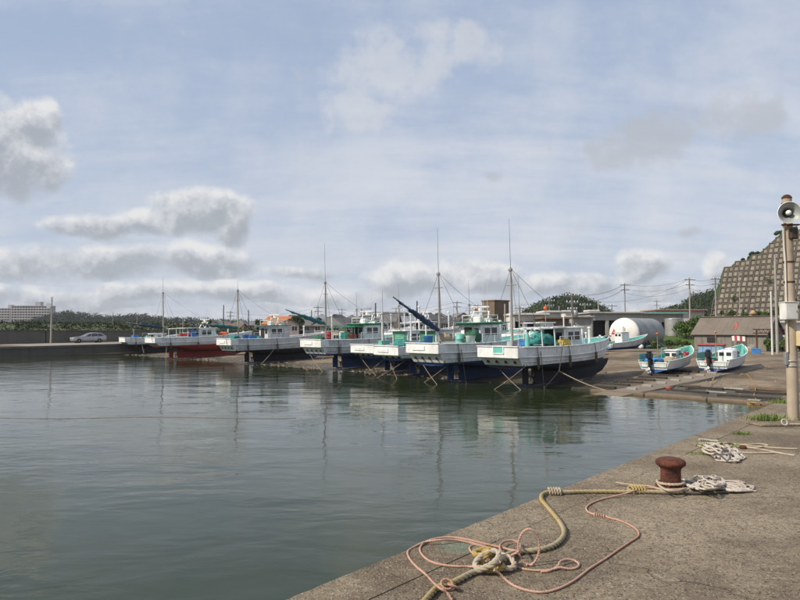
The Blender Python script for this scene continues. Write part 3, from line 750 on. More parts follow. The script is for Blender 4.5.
    if boom:
        ln, el_, mt_ = boom; zb_ = zt+bz; d_ = Vector((-math.cos(el_), 0, math.sin(el_))); p0 = Vector((mastx-.1, 0, zb_)); p1 = p0+d_*ln
        f_ = MB().bar(p0, p1+d_*.35, .045, .04, n=8); bo = obj('boom', f_, M['pole'], mo)
        f_ = MB(); n = 26; pts = [p0.lerp(p1, k/n)+Vector((0, .03*math.sin(k*2.2), -.05+.03*math.sin(k*1.3))) for k in range(n+1)]
        f_.tube(pts, [.05+.12*math.sin(math.pi*min(1, (k+1.5)/(n*.75+1.5)))**.6*(1 if k < n*.7 else max(.35, 1-(k-n*.7)/(n*.33)))+.018*math.sin(k*1.9) for k in range(n+1)], 9)
        for k in range(3, n, 4): f_.tube([pts[k]+Vector((0, .165*math.cos(a), .165*math.sin(a))) for a in [i*.785 for i in range(9)]], .012, 4)
        obj('furled_sail', f_, M[mt_], bo)
    for (x, y, hh, rr) in posts:
        f_ = MB().bar((x, y, zd(x)-.02), (x, y, zd(x)+hh), rr, rr*.9, n=10); f_.lathe([(rr*1.5, 0), (rr*1.6, .05), (rr*1.2, .1)], (x, y, zd(x)+hh), 10)
        f_.cbox((x, y, zd(x)+.12), (rr*3.4, rr*3.4, .24), .03); obj('post', f_, M['trimwhite'], r)
    # bow fittings
    xb = L*.90; f_ = MB().bar((xb, 0, zd(xb)), (xb, 0, zs(.9)+.22), .07, n=8); f_.bar((xb, -.2, zs(.9)+.08), (xb, .2, zs(.9)+.08), .035, n=6); obj('samson_post', f_, M['trimwhite'], r)
    f_ = MB().cbox((L-.15, 0, zs(1)+.04), (.6, .22, .09), .03); obj('bow_roller', f_, M['steel'], r)
    for sg in (1, -1):
        f_ = MB(); ts = [.30, .40, .5]
        for t in ts: f_.bar((L*t, sg*(bs(t)-.04), zs(t)), (L*t, sg*(bs(t)-.04), zs(t)+.55), .018, n=5)
        f_.tube([(L*t, sg*(bs(t)-.04), zs(t)+.55) for t in ts], .018, 5)
        obj('hand_rail', f_, M['trimwhite'], r)
    for (t, sg) in ((.10, -1), (.36, -1), (.62, -1)):
        f_ = MB(); y = sg*(bs(t)+.05); f_.tube([(L*t, y-.0, zs(t)+.05), (L*t+.02, y+sg*.06, zs(t)-.5), (L*t+.04, y+sg*.02, zs(t)-1.15)], .02, 5)
        f_.lathe([(.03, -.36), (.075, -.28), (.08, .2), (.03, .3)], (L*t+.03, y+sg*.05, zs(t)-.75), 8); obj('fender', f_, M['darkrope'], r)
    # hauling winch on the side deck
    f_ = MB().lathe([(.20, -.18), (.20, -.15), (.10, -.13), (.10, .13), (.20, .15), (.20, .18)], (xw-.9, -.75, zd(xw)+.55), 12, 'y'); f_.cbox((xw-.9, -.75, zd(xw)+.2), (.35, .5, .4), .03); obj('winch', f_, M['turq'], r)
    b = Boat(); b.root = r; b.zd = zd; b.mat = Matrix.Translation(loc) @ r.rotation_euler.to_matrix().to_4x4(); b.rot = tuple(r.rotation_euler); b.L = L; b.bs = bs; b.zs = zs; b.v = v; b.B = B
    b.pt = lambda x, y, z: b.mat @ Vector((x, y, z))
    return b

B1 = fishing_boat('white fishing boat with black bottom and teal stern cut-out, nearest the small outboard boats', 503, -3.0, 10.3, 3.0, 'white', 'black_bot', 'turq', 2.16, 4.7, 2.6, None, 4.3, 1.9, 1.55,
    posts=((6.7, .35, 1.1, .07), (7.0, -.5, .95, .06), (7.5, .1, 1.25, .07), (8.5, .25, 1.15, .075)), stern='cut', awning='trimwhite', bowrise=.26, arch=False, mastx=.8)
B2 = fishing_boat('white fishing boat with blue bottom and steep dark blue furled sail over its stern', 428, -3.4, 10.4, 3.05, 'white', 'navy', 'turq', 2.28, 4.7, 2.6, (3.6, R(29), 'bluetarp'), 3.6, 2.0, 1.7,
    roof='green', fly=True, awning=None, posts=((6.6, .2, 1.6, .07),), yaw=-.02)
B3 = fishing_boat('white fishing boat with dark green cabin shutter partly behind the dark blue furled sail', 391.5, -2.0, 9.6, 2.7, 'white', 'navy', 'turq', 1.95, 2.2, .9, None, 3.3, 1.8, 1.6,
    roof='greydeck', shutter='green', arch=False, awning=None, posts=((2.6, .9, 2.6, .06), (2.6, -.6, 2.4, .06), (5.8, .4, 2.6, .06)), mastx=5.9)
mat_ = M['ltgreen'] = pmat('pale green shutter paint', (.15,.40,.26), .5, grime=.3)
B4 = fishing_boat('white fishing boat with pale green cabin shutter and tall white post', 367.5, -1.2, 9.6, 2.8, 'white', 'navy', 'turq', 1.95, 2.8, 1.6, None, 3.1, 1.8, 1.55,
    roof='trimwhite', shutter='ltgreen', arch=False, awning=None, posts=((4.4, -.7, 3.1, .07), (2.2, .9, 2.7, .06)), mastx=1.5, yaw=.01)
B5 = fishing_boat('grey-white fishing boat with blue bottom, green cabin roof and teal furled sail over its stern', 316, -1.5, 11.0, 3.1, 'greywhite', 'navy', 'turq', 2.26, 5.0, 3.0, (3.3, R(17), 'tealtarp'), 4.0, 2.2, 1.7, bz=1.75,
    roof='green', fly=True, awning='green', posts=((2.2, .9, 2.3, .06),))
B6 = fishing_boat('grey fishing boat with black bottom between the red-bottomed boat and the rest', 229, -2.2, 11.4, 3.1, 'greywhite', 'black_bot', 'greydeck', 2.24, 5.0, .8, (3.4, R(6), 'tealtarp'), 3.6, 2.4, 1.7, bz=1.55,
    fly=True, awning=None, posts=((8.2, .2, 1.3, .08),), cab='greywhite')
B7 = fishing_boat('white fishing boat with red bottom at the left of the slip', 155, -3.2, 11.6, 3.1, 'white', 'red_bot', 'turq', 2.30, 5.4, 1.6, (3.4, R(8), 'bluetarp'), 4.6, 2.2, 1.5, bz=1.6, paint=1.45,
    arch=True, awning='trimwhite', posts=((8.6, .2, 1.3, .08),), stern='plain')
B8 = fishing_boat('small white boat with dark bottom beside the pier, left of the red-bottomed boat', 126.5, -.8, 8.4, 2.4, 'white', 'black_bot', 'turq', 2.05, 1.6, 1.4, None, 3.4, 1.5, 1.0,
    arch=False, awning=None, stern='plain', cab='trimwhite')

B9 = fishing_boat('white boat in the second row whose wheelhouse shows behind the steep dark blue sail', 462, 10.0, 9.6, 2.8, 'white', 'navy', 'turq', 2.2, 3.0, 2.0, None, 3.2, 1.9, 1.5, arch=False, awning='trimwhite', roof='green', posts=((2.0, .7, 2.2, .06), (6.5, .2, 1.8, .06)))
B10 = fishing_boat('grey boat in the second row behind the pale green shutter', 392, 11.5, 9.4, 2.8, 'greywhite', 'navy', 'greydeck', 2.2, 3.2, 2.0, None, 3.4, 1.9, 1.6, awning='trimwhite', posts=((2.4, .8, 2.6, .06), (2.4, -.8, 2.6, .06)), cab='greywhite')
B11 = fishing_boat('white boat in the second row behind the mast of the black-bottomed boat', 512, 10.5, 9.4, 2.8, 'white', 'navy', 'turq', 2.2, 2.6, 2.4, None, 2.6, 1.9, 1.4, awning=None, arch=False, posts=((2.0, .8, 2.4, .06), (6.2, -.5, 1.6, .06)))
B12 = fishing_boat('white boat in the second row right of the teal furled sail', 350, 12.0, 9.4, 2.8, 'white', 'navy', 'greydeck', 2.2, 3.0, 1.8, None, 3.0, 1.9, 1.6, awning='green', roof='trimwhite', posts=((6.2, .5, 2.2, .06),))
# ================================================================== SMALL OUTBOARD BOATS
def small_boat(name, label, loc, ang, L=6.2, B=1.95, motor=True, cabin=0, hull='white', inner='turq', stripe='boatblue', pitch=.03, zt=.66, flag=True, group='small open boats on the slip'):
    r = thing(name, label, 'boat', loc, (0, -pitch, ang), group)
    N = 18; T_ = [1-(1-i/N)**1.2 for i in range(N+1)]
    def bs(t): c = max(0, (t-.42)/.58); return max(.02, B/2*(.90+.10*min(1, t/.35))*(1-c**2.2))
    def zs(t): return zt + .10 + .62*t**2.0
    def bc(t): return bs(t)*(.86-.25*t**2)
    def zc(t): return .26 + .52*t**3.2
    def zk(t): return .0 + .02 + .55*max(0, (t-.55)/.45)**2.2
    xo = lambda t, k: L*t - k*.75*t**5
    mb = MB(); bt = MB(); inn = MB()
    for sg in (1, -1):
        s_ = sweep_strip([[(xo(t,0), sg*bs(t), zs(t)), (xo(t,.3), sg*(bs(t)*.6+bc(t)*.4), lerp(zs(t), zc(t), .45)), (xo(t,.7), sg*bc(t), zc(t))] for t in T_]); mb.add(s_.v, s_.f, True)
        s_ = sweep_strip([[(xo(t,.7), sg*bc(t), zc(t)), (xo(t,1), sg*.03, zk(t))] for t in T_]); bt.add(s_.v, s_.f, True)
        s_ = sweep_strip([[(xo(t,0), sg*max(.01, bs(t)-.02), zs(t)+.012), (xo(t,0)-.03, sg*max(.008, bs(t)-.10), zs(t)+.012), (xo(t,.3)-.05, sg*max(.006, (bs(t)*.6+bc(t)*.4)-.10), lerp(zs(t), zc(t), .8))] for t in T_]); inn.add(s_.v, s_.f, False)
    mb.add([(0, bs(0), zs(0)-.12), (0, -bs(0), zs(0)-.12), (.03, -bc(0), zc(0)), (.03, bc(0), zc(0))], [(0,1,2,3)])
    bt.add([(.03, bc(0), zc(0)), (.03, -bc(0), zc(0)), (.05, 0, zk(0))], [(0,1,2)])
    inn.add([(.08, bs(0)-.1, zs(0)-.12), (.08, -bs(0)+.1, zs(0)-.12), (.08, -bc(0), .42), (.08, bc(0), .42)], [(0,1,2,3)])
    P = []
    for t in T_: P += [(xo(t,.4)-.05, max(.005, bs(t)*.62+bc(t)*.3-.06), lerp(zs(t), zc(t), .72)), (xo(t,.4)-.05, -max(.005, bs(t)*.62+bc(t)*.3-.06), lerp(zs(t), zc(t), .72))]
    inn.add(P, [(2*i, 2*i+2, 2*i+3, 2*i+1) for i in range(N)])
    h = obj('hull', mb, M[hull], r); obj('hull_bottom', bt, M[stripe], r); obj('inner_lining', inn, M[inner], r)
    tr = MB().cbox((0.04, 0, zs(0)-.10), (.14, 2*bs(0)+.06, .06), .015); obj('transom_cap', tr, M['trimwhite'], h)
    for sg in (1, -1):
        obj('gunwale', MB().tube([(xo(t,0), sg*bs(t), zs(t)+.01) for t in T_], .035, 6), M['trimwhite'], h)
        obj('spray_rail', MB().tube([(xo(t,.7), sg*(bc(t)+.01), zc(t)) for t in T_], .022, 5), M[stripe], h)
    for x in (L*.45, L*.68):
        t = x/L; obj('thwart', MB().cbox((x, 0, zs(t)-.16), (.28, 2*bs(t)-.16, .05), .012), M[inner], r)
    if motor:
        y = .18; m = MB(); z = zs(0)
        m.cbox((-.16, y, z+.32), (.42, .34, .40), .08); m.cbox((-.16, y, z+.55), (.34, .28, .14), .06)
        mo = obj('outboard_motor', m, pmat('black motor cowl', (.014,.016,.022), .35, grime=.1), r)
        m = MB().cbox((-.17, y, z-.12), (.20, .16, .62), .04); m.cbox((-.20, y, z-.46), (.34, .13, .10), .03); obj('shaft_leg', m, M['black'], mo)
        m = MB().cbox((-.03, y, z-.05), (.14, .30, .36), .03); obj('clamp_bracket', m, M['black'], mo)
        m = MB().lathe([(.03, -.16), (.06, -.1), (.065, .05), (.03, .12)], (-.40, y, z-.52), 10, 'x')
        for k in range(3):
            a = k*2.094; c, s_ = math.cos(a), math.sin(a)
            m.add([(-.44, y+.04*c-.05*s_, z-.52+.04*s_+.05*c), (-.38, y+.04*c+.05*s_, z-.52+.04*s_-.05*c), (-.38, y+.15*c+.09*s_, z-.52+.15*s_-.09*c), (-.42, y+.18*c, z-.52+.18*s_), (-.45, y+.14*c-.09*s_, z-.52+.14*s_+.09*c)], [(0,1,2,3,4)])
        obj('propeller', m, M['trimwhite'], mo)
        m = MB(); n = 7
        for k in range(n): m.cbox((.22+k*.24, B/2*.93, zs(0)+.14), (.225, .04, .42), .012)
        m.bar((.1, B/2*.93, zs(0)+.36), (1.85, B/2*.93, zs(0)+.36), .025, n=6)
        so = obj('side_board', m, M['tealnet'] if False else pmat('faded teal board', (.09,.30,.28), .6, grime=.35), r)
    if cabin:
        x, y, w_, l_, hh = {1: (2.3, -.15, .7, .65, .42), 2: (1.0, -.42, .85, 1.0, .46), 3: (1.6, 0, .9, 1.0, .85)}[cabin]
        m = MB().cbox((x+l_/2, y, .42+(zs(.3)-.42+hh)/2), (l_, w_, zs(.3)-.42+hh), .05); co = obj('console', m, M['trimwhite'], r); top = zs(.3)+hh
        m = MB()
        for dy in (-.2, .2): m.box((x-.006+0, y+dy, top-.22), (.03, .26, .20))
        obj('windscreen', m, M['glass'], co)
        m = MB()
        if cabin == 2: m.cbox((x+l_+.5, y+.1, zs(.4)+.24), (.6, .6, .46), .05)
        else: m.cbox((x+l_*.5, y, top+.04), (l_+.15, w_+.1, .06), .02)
        obj('cabin_roof' if cabin != 2 else 'fore_cabin', m, M['trimwhite'], co)
        if cabin == 2:
            m = MB()
            for dy in (-.17, .17): m.box((x+l_+.195, y+.1+dy, zs(.4)+.34), (.03, .22, .16))
            obj('windscreen', m, M['glass'], co)
    if motor:
        for (x, y) in ((3.2, .6), (4.1, -.5)):
            m = MB()
            for yy in (y-.18, y+.18): m.bar((x, yy, .5), (x, yy, zs(x/L)+.45), .022, n=6)
            m.bar((x, y-.18, zs(x/L)+.45), (x, y+.18, zs(x/L)+.45), .022, n=6); obj('rope_rack', m, M['turq'], r)
        m = MB().lathe([(.13, -.12), (.17, -.1), (.07, -.08), (.07, .08), (.17, .1), (.13, .12)], (2.9, -.62, zs(.5)+.18), 10, 'y'); m.bar((2.9, -.62, .5), (2.9, -.62, zs(.5)+.12), .05, n=8); obj('line_hauler', m, M['steel'], r)
    if flag:
        m = MB().bar((.55, -.05, .45), (.55, -.05, 2.35), .03, .022, n=8); fo = obj('pole', m, pmat('bamboo pole', (.26,.21,.14), .7), r)
        m = MB().lathe([(.02, -.05), (.07, -.04), (.08, .01), (.04, .06), (.01, .07)], (.55, -.05, 2.38), 10); obj('warning_lamp', m, M['orange'], fo)
    r_ = Boat(); r_.root = r; r_.mat = Matrix.Translation(loc) @ r.rotation_euler.to_matrix().to_4x4(); r_.rot = tuple(r.rotation_euler); r_.pt = lambda x, y, z: r_.mat @ Vector((x, y, z)); r_.zs = zs
    return r_
AS = math.atan2(.73, .68)
p = on_ground(654, 375.5); p.z = H(p.x, p.y)+.10
S1 = small_boat('motor_boat', 'white motor boat with black outboard and white mid console, left of the two outboard boats', p, AS, 6.3, 2.0, True, 1)
p = on_ground(713, 374.5); p.z = H(p.x, p.y)+.10
S2 = small_boat('motor_boat', 'white motor boat with boxy cabin on its starboard quarter, right of the outboard pair', p, AS+.02, 6.3, 2.0, True, 2, stripe='boatblue')
p = on_ground(606, 352); p.z = H(p.x, p.y)+.12
S3 = small_boat('motor_boat', 'small grey-white boat with turquoise bow parked in front of the round tank end', p, UANG-.22, 5.5, 1.8, False, 3, hull='greywhite', stripe='boatblue', flag=False, zt=.58)
p = on_ground(309, 356); p.z = H(p.x, p.y)+.12
S4 = small_boat('skiff', 'small white skiff with blue bottom lying beneath the teal furled sail', p, UANG-.15, 5.0, 1.7, False, 0, inner='white', flag=False, stripe='navy', zt=.72)
p = on_ground(222, 352); p.z = H(p.x, p.y)+.12
S5 = small_boat('skiff', 'small white and blue skiff lying between the red-bottomed and the grey boat', p, UANG-.1, 4.8, 1.7, False, 0, inner='white', flag=False, stripe='navy', zt=.72)
p = on_ground(158, 350); p.z = H(p.x, p.y)+.12
S6 = small_boat('skiff', 'small pale skiff half hidden under the red-bottomed boat', p, UANG-.1, 4.4, 1.6, False, 0, inner='white', flag=False, stripe='boatblue', zt=.72)

# ================================================================== DECK CLUTTER (things lying in the boats)
def on_boat(b, x, y, dz=0): return b.pt(x, y, b.zd(x)+dz)
def basket(b, x, y, mat, label, dz=0., s=1.):
    m = MB().lathe([(.17*s, 0), (.25*s, .02), (.30*s, .40*s), (.32*s, .42*s), (.29*s, .42*s), (.24*s, .06), (.01, .05)], n=14)
    return single('basket', m, M[mat], label, 'basket', 'plastic baskets on the boats', on_boat(b, x, y, dz), (0, 0, 1))
def drum(b, x, y, mat, label, dz=0., h=.75):
    m = MB().lathe([(.26, 0), (.28, .02), (.28, h*.33), (.30, h*.35), (.28, h*.37), (.28, h*.66), (.30, h*.68), (.28, h*.7), (.27, h), (.10, h+.03)], n=16)
    return single('drum', m, M[mat], label, 'drum', 'plastic drums on the boats', on_boat(b, x, y, dz))
def nets(b, x, y, d, mat, label, seed, dz=0.):
    m = MB().blob((0, 0, .1), d, seed, .35, 22, 12)
    return single('net_pile', m, M[mat], label, 'net', 'net piles on the boats', on_boat(b, x, y, dz), b.rot)
def fbox(b, x, y, mat, label, dz=0., d=(.7, .45, .32)):
    m = MB(); t = .03
    m.cbox((0, 0, .02), (d[0], d[1], .04), .01)
    for sg in (1, -1): m.cbox((sg*(d[0]/2-t/2), 0, d[2]/2), (t, d[1], d[2]), .008); m.cbox((0, sg*(d[1]/2-t/2), d[2]/2), (d[0], t, d[2]), .008)
    m.cbox((0, 0, d[2]-.04), (d[0]+.05, d[1]+.05, .05), .01)
    return single('fish_box', m, M[mat], label, 'fish box', 'fish boxes on the boats', on_boat(b, x, y, dz), b.rot)
def buoy(b, x, y, mat, label, dz=.0, r=.2):
    m = MB().lathe([(.02, 0), (r*.6, r*.2), (r*.95, r*.65), (r, r), (r*.9, r*1.45), (r*.5, r*1.85), (r*.2, r*2.0), (r*.18, r*2.3), (.02, r*2.35)], n=14)
    return single('buoy', m, M[mat], label, 'buoy', 'buoys on the boats', on_boat(b, x, y, dz))
nets(B1, 3.1, -.2, (.75, .7, .55), 'tealnet', 'teal net heap in the black-bottomed boat beside its mast', 1, .55)
nets(B1, 4.0, -1.0, (.5, .35, .30), 'yellow', 'yellow floats bundle beside the wheelhouse of the black-bottomed boat', 2, .45)
single('cylinder_bottle', MB().lathe([(.12, 0), (.13, .05), (.13, 1.0), (.06, 1.15), (.06, 1.25)], n=12), M['turq'], 'upright teal gas cylinder behind the mast of the black-bottomed boat', 'gas cylinder', None, on_boat(B1, 1.3, -.6))
obj('lamp_pole', MB().bar((4.6, .6, 3.0), (4.6, .6, B1.zd(4.6)+2.5), .02, n=6), M['pole'], B1.root)
buoy(B1, 4.6, .6, 'orange', 'orange float on a thin pole above the wheelhouse of the black-bottomed boat', 2.45, .12)
fbox(B1, 2.6, .5, 'bluep', 'blue fish box on the working deck of the black-bottomed boat', .5)
drum(B1, 1.0, .2, 'greydeck', 'grey drum beside the stern cut-out of the black-bottomed boat')
nets(B2, 3.0, -.75, (.55, .5, .60), 'net', 'dark green net heap before the cabin of the boat with the steep dark blue sail', 3, .55)
basket(B2, .9, .9, 'bluep', 'blue basket at the stern rail of the boat with the steep dark blue sail', .5)
nets(B2, 1.1, -.4, (.4, .4, .42), 'rope', 'tan rope heap at the foot of the dark blue furled sail', 4, .55)
drum(B2, 2.9, .2, 'turq', 'teal drum under the green cabin roof of the boat with the steep dark blue sail', .1, .9)
basket(B2, 2.5, -1.05, 'trimwhite', 'white basket on the side deck of the boat with the steep dark blue sail', .5)
nets(B3, 1.3, .3, (.6, .6, .35), 'tealnet', 'teal net heap on the stern of the boat with the dark green shutter', 5, .45)
fbox(B3, 2.3, -.5, 'bluep', 'blue fish box in front of the dark green cabin shutter', .45)
fbox(B4, 1.7, .2, 'turq', 'teal fish box in front of the pale green cabin shutter', .45)
basket(B4, 2.4, -.8, 'bluep', 'blue basket beside the pale green cabin shutter', .45)
drum(B5, 1.55, .55, 'redp', 'red drum at the foot of the mast with the teal furled sail', .35)
drum(B5, 2.4, -.3, 'turq', 'teal drum right of the red drum under the green awning', .25)
basket(B5, 3.0, -.8, 'redp', 'red basket under the green awning', .45)
nets(B5, .6, .5, (.45, .6, .4), 'net', 'green net heap at the stern of the grey-white boat with the teal sail', 6, .3)
nets(B5, 3.4, .3, (.45, .5, .7), 'net', 'green net heap in the shade of the green cabin roof', 16, .3)
nets(B6, .7, .2, (.5, .7, .35), 'tealnet', 'teal net heap on the stern of the grey black-bottomed boat', 7, .35)
basket(B6, 1.3, -.8, 'bluep', 'blue basket on the grey black-bottomed boat near its mast', .45)
fbox(B6, 2.3, -.3, 'bluep', 'blue fish box between mast and cabin of the grey black-bottomed boat', .5)
nets(B7, 3.2, -.6, (.9, .4, .28), 'redp', 'pinkish red net heap on the red-bottomed boat', 8, .55)
nets(B7, 7.8, -.3, (.7, .5, .45), 'orange', 'orange net heap forward on the red-bottomed boat', 9, .25)
fbox(B7, 3.9, -.9, 'bluep', 'blue upright locker beside the cabin of the red-bottomed boat', .3, (.6, .5, .95))
fbox(B8, 1.2, 0, 'bluep', 'blue locker at the stern of the small boat beside the pier', .3, (.7, .8, .5))
basket(B8, 2.2, -.2, 'green', 'green basket on the small boat beside the pier', .4)
def on_small(b, x, y, z): return b.pt(x, y, z)
single('fuel_can', MB().cbox((0, 0, .18), (.34, .24, .36), .04), M['redp'], 'red fuel can amidships in the left outboard boat', 'fuel can', None, on_small(S1, 4.0, -.5, .75), S1.rot)
single('folded_tarp', MB().cbox((0, 0, .12), (1.0, .9, .26), .08), M['bluep'], 'blue folded tarp behind the motor of the left outboard boat', 'tarp', None, on_small(S1, .9, .35, .62), S1.rot)
single('net_pile', MB().blob((0, 0, 0), (.7, .5, .35), 21, .3, 18, 10), M['rope'], 'tan net heap amidships in the left outboard boat', 'net', None, on_small(S1, 1.9, -.3, .55), S1.rot)
fl = thing('signal_flag', 'red and white striped flag leaning out of the right outboard boat', 'flag', on_small(S2, 3.4, -.2, .5), S2.rot)
obj('flag_pole', MB().bar((0, 0, 0), (-.2, 0, 1.55), .018, n=6), M['wood'], fl)
for k in range(5):
    obj('stripe', MB().add([(-.16, -.02-.15*k, 1.25+.02*math.sin(k)), (-.16, -.02-.15*(k+1), 1.25+.02*math.sin(k+1)), (-.2, -.02-.15*(k+1), 1.55+.02*math.sin(k+1)), (-.2, -.02-.15*k, 1.55+.02*math.sin(k))], [(0,1,2,3)]), M['redp'] if k in (1, 3) else M['trimwhite'], fl)
def coil(b, x, y, z, r_, mat, label):
    pts = []
    for k in range(90):
        a = k*.42; rr_ = r_*(1-.25*((k*7) % 11)/11); pts.append((rr_*math.cos(a), rr_*math.sin(a), .02+.10*k/90+.01*math.sin(k*1.7)))
    return single('rope_coil', MB().tube(pts, .016, 5), M[mat], label, 'rope', None, b.pt(x, y, z), b.rot)
coil(S1, 2.0, .55, .48, .28, 'yellow', 'yellow rope coil amidships in the left outboard boat'); coil(S2, 4.6, .1, .72, .26, 'rope', 'tan rope coil in the bow of the right outboard boat'); coil(S1, 4.9, .0, .78, .24, 'trimwhite', 'white rope coil in the bow of the left outboard boat')
for (b, x, y, ln, lb, mt) in ((S1, 1.2, -.72, 3.4, 'long bamboo pole lying along the starboard side of the left outboard boat', 'wood'), (S1, 1.6, .78, 3.0, 'grey pole lying along the port side of the left outboard boat', 'steel'), (S2, 2.4, .72, 3.0, 'long pole lying along the port side of the right outboard boat', 'wood')):
    single('boat_pole', MB().bar(b.pt(x, y, b.zs(.3)+.10), b.pt(x+ln, y*.55, b.zs(.75)+.10), .025, n=6), M[mt], lb, 'pole')
single('net_pile', MB().blob((0, 0, 0), (.55, .35, .28), 25, .35, 18, 10), M['tealnet'], 'teal net heap in the bow of the right outboard boat', 'net', None, S2.pt(3.6, -.3, .6), S2.rot)
single('net_pile', MB().blob((0, 0, 0), (.5, .35, .25), 26, .35, 18, 10), M['orange'], 'faded orange net heap beside the motor of the right outboard boat', 'net', None, S2.pt(.9, .5, .55), S2.rot)
single('plastic_tub', MB().lathe([(.20, 0), (.27, .02), (.31, .30), (.33, .31), (.29, .31), (.25, .05), (.01, .04)], n=14), M['bluep'], 'blue round tub forward in the left outboard boat', 'tub', None, S1.pt(3.4, .15, .62))
for k, (px, py, mt, d) in enumerate(((600, 372, 'wood', (1.3, .14, .06)), (578, 381, 'conc', (.5, .3, .1)), (690, 386, 'wood', (1.0, .2, .05)), (731, 389, 'conc', (1.2, .16, .05)), (669, 389, 'redp', (.4, .25, .1)), (640, 383, 'wood', (.8, .12, .06)))):
    single('scrap_plank', MB().cbox((0, 0, d[2]/2), d, .012), M[mt], ('long weathered board beside the black-bottomed boat', 'small pale block near the sleepers left of the ramp', 'short board below the left outboard boat', 'pale lath below the right outboard boat', 'reddish block at the water edge below the outboard boats', 'weathered lath on the ramp strip')[k], 'plank', 'scraps on the slip', on_ground(px, py), (0, 0, UANG+1.2+k*.5))
buoy_m = MB().lathe([(.02, 0), (.2, .08), (.27, .25), (.2, .42), (.02, .5)], n=14)
single('buoy', buoy_m, M['trimwhite'], 'pinkish white buoy resting under the bow of the small boat by the tank', 'buoy', None, on_ground(641, 349.5)+Vector((0, 0, .05)))

# ================================================================== SLIP: sleepers, toe beam, rubble, ropes
ORD = ('lowest', 'second', 'third', 'fourth', 'fifth', 'sixth', 'seventh', 'eighth', 'ninth', 'tenth', 'topmost')
def sleeper(u, v, ln, label, grp, mat='tarwood', w_=.22, h_=.16, rz=0., tipcol=None):
    q = uv(u, v); z = SLOPE*u + .03
    r = single('timber_sleeper', MB().cbox((0, 0, 0), (w_, ln, h_), .02), M[mat], label, 'sleeper', grp, (q.x, q.y, z+h_*.05), (0, -SLOPE, UANG+rz))
    return r
for k in range(9):
    u = -.6+1.35*k
    sleeper(u, 7.7, 1.7, ORD[k]+' dark sleeper from the water in the row left of the ramp strip', 'sleepers left of the ramp strip', rz=.03*math.sin(k*3))
for k in range(7):
    u = .3+1.5*k
    sleeper(u, 6.0-.3, .5, ORD[k]+' short pale plank end from the water on the ramp strip', 'pale plank ends on the ramp strip', 'conc', .16, .3, rz=.03*math.sin(k*2))
SL = sorted(((-.4, 3.2, 2.6), (1.3, 3.4, 2.0), (2.6, .6, 2.2), (.9, .5, 2.6), (2.9, 3.3, 1.8), (-.2, -1.6, 2.4), (1.5, -1.8, 2.2), (4.4, .9, 1.7), (-.5, .6, 2.0), (3.1, -2.0, 1.9), (4.6, -1.6, 1.6)))
for vn, (lo, hi) in (('left', (2, 9)), ('middle', (0, 2)), ('right', (-9, 0))):
    for k, (u, v, ln) in enumerate([q for q in SL if lo <= q[1] < hi]):
        sleeper(u, v, ln, ORD[k]+' dark sleeper from the water in the '+vn+' row below the outboard boats', 'sleepers below the outboard boats', 'tarwood' if (k+int(v)) % 3 else 'wood', rz=.04*math.sin(k*2.3+v))
for k, (u, v, ln) in enumerate(((.2, -.4, 1.3), (1.9, 2.3, 1.0), (2.2, -2.0, .9), (3.6, 2.2, 1.0))):
    sleeper(u, v, ln, ORD[k]+' loose pale plank from the water on the slip below the outboard boats', 'loose pale planks on the slip', 'conc', .2, .06, rz=.1*math.sin(k*4))
toe = thing('toe_beam', 'dark timber edge beam along the water below the outboard boats', 'beam', uv(-.9, 1.5, -.02), (0, 0, UANG))
for k in range(4): obj('beam', MB().cbox((0, -4.4+k*2.9, .0), (.3, 2.86, .26), .03), M['wood'], toe)
# rubble strip under the left boats
rnd = random.Random(5); rb = MB()
for k in range(2400):
    u = rnd.uniform(-1.6, 7)*(rnd.random()**.35); v = rnd.uniform(17, 75)
    q = uv(u, v); s = rnd.choice((.04, .05, .06, .08, .11))*rnd.uniform(.7, 1.4)
    n0 = len(rb.v); z = SLOPE*u + .0
    pts = []
    for (a, b, c) in ((1,0,0),(0,1,0),(-1,0,0),(0,-1,0),(0,0,1),(.6,.6,.5),(-.6,.5,.6)):
        pts.append((q.x+a*s*rnd.uniform(.7, 1.4), q.y+b*s*rnd.uniform(.7, 1.4), z+c*s*rnd.uniform(.3, .7)))
    rb.add(pts, [(0,1,5),(5,1,4),(0,5,4),(1,2,6),(1,6,4),(6,2,4),(2,3,4),(3,0,4)])
for k in range(1500):
    u = rnd.uniform(-.6, 16); v = rnd.uniform(-4, 17); q = uv(u, v); s = rnd.choice((.02, .025, .03, .04, .06))*rnd.uniform(.7, 1.4); z = SLOPE*u
    rb.add([(q.x+a*s*rnd.uniform(.7, 1.4), q.y+b*s*rnd.uniform(.7, 1.4), z+c*s) for (a, b, c) in ((1,0,0),(0,1,0),(-1,0,0),(0,-1,0),(0,0,.8))], [(0,1,4),(1,2,4),(2,3,4),(3,0,4)])
struct('rubble', rb, pmat('beach rubble', (.20,.16,.12), .9, grime=.5, gcol=(.12,.095,.07), scale=1.5, streak=False, var=.4), 'stuff')
def rope_line(name, a, b, sag, r, mat, label, grp=None, n=14):
    a, b = Vector(a), Vector(b); m = MB(); pts = [a.lerp(b, i/n) - Vector((0, 0, sag*math.sin(math.pi*i/n))) for i in range(n+1)]
    o = Vector(a); m.tube([p-o for p in pts], r, 6)
    return single(name, m, M[mat], label, 'rope', grp, o)
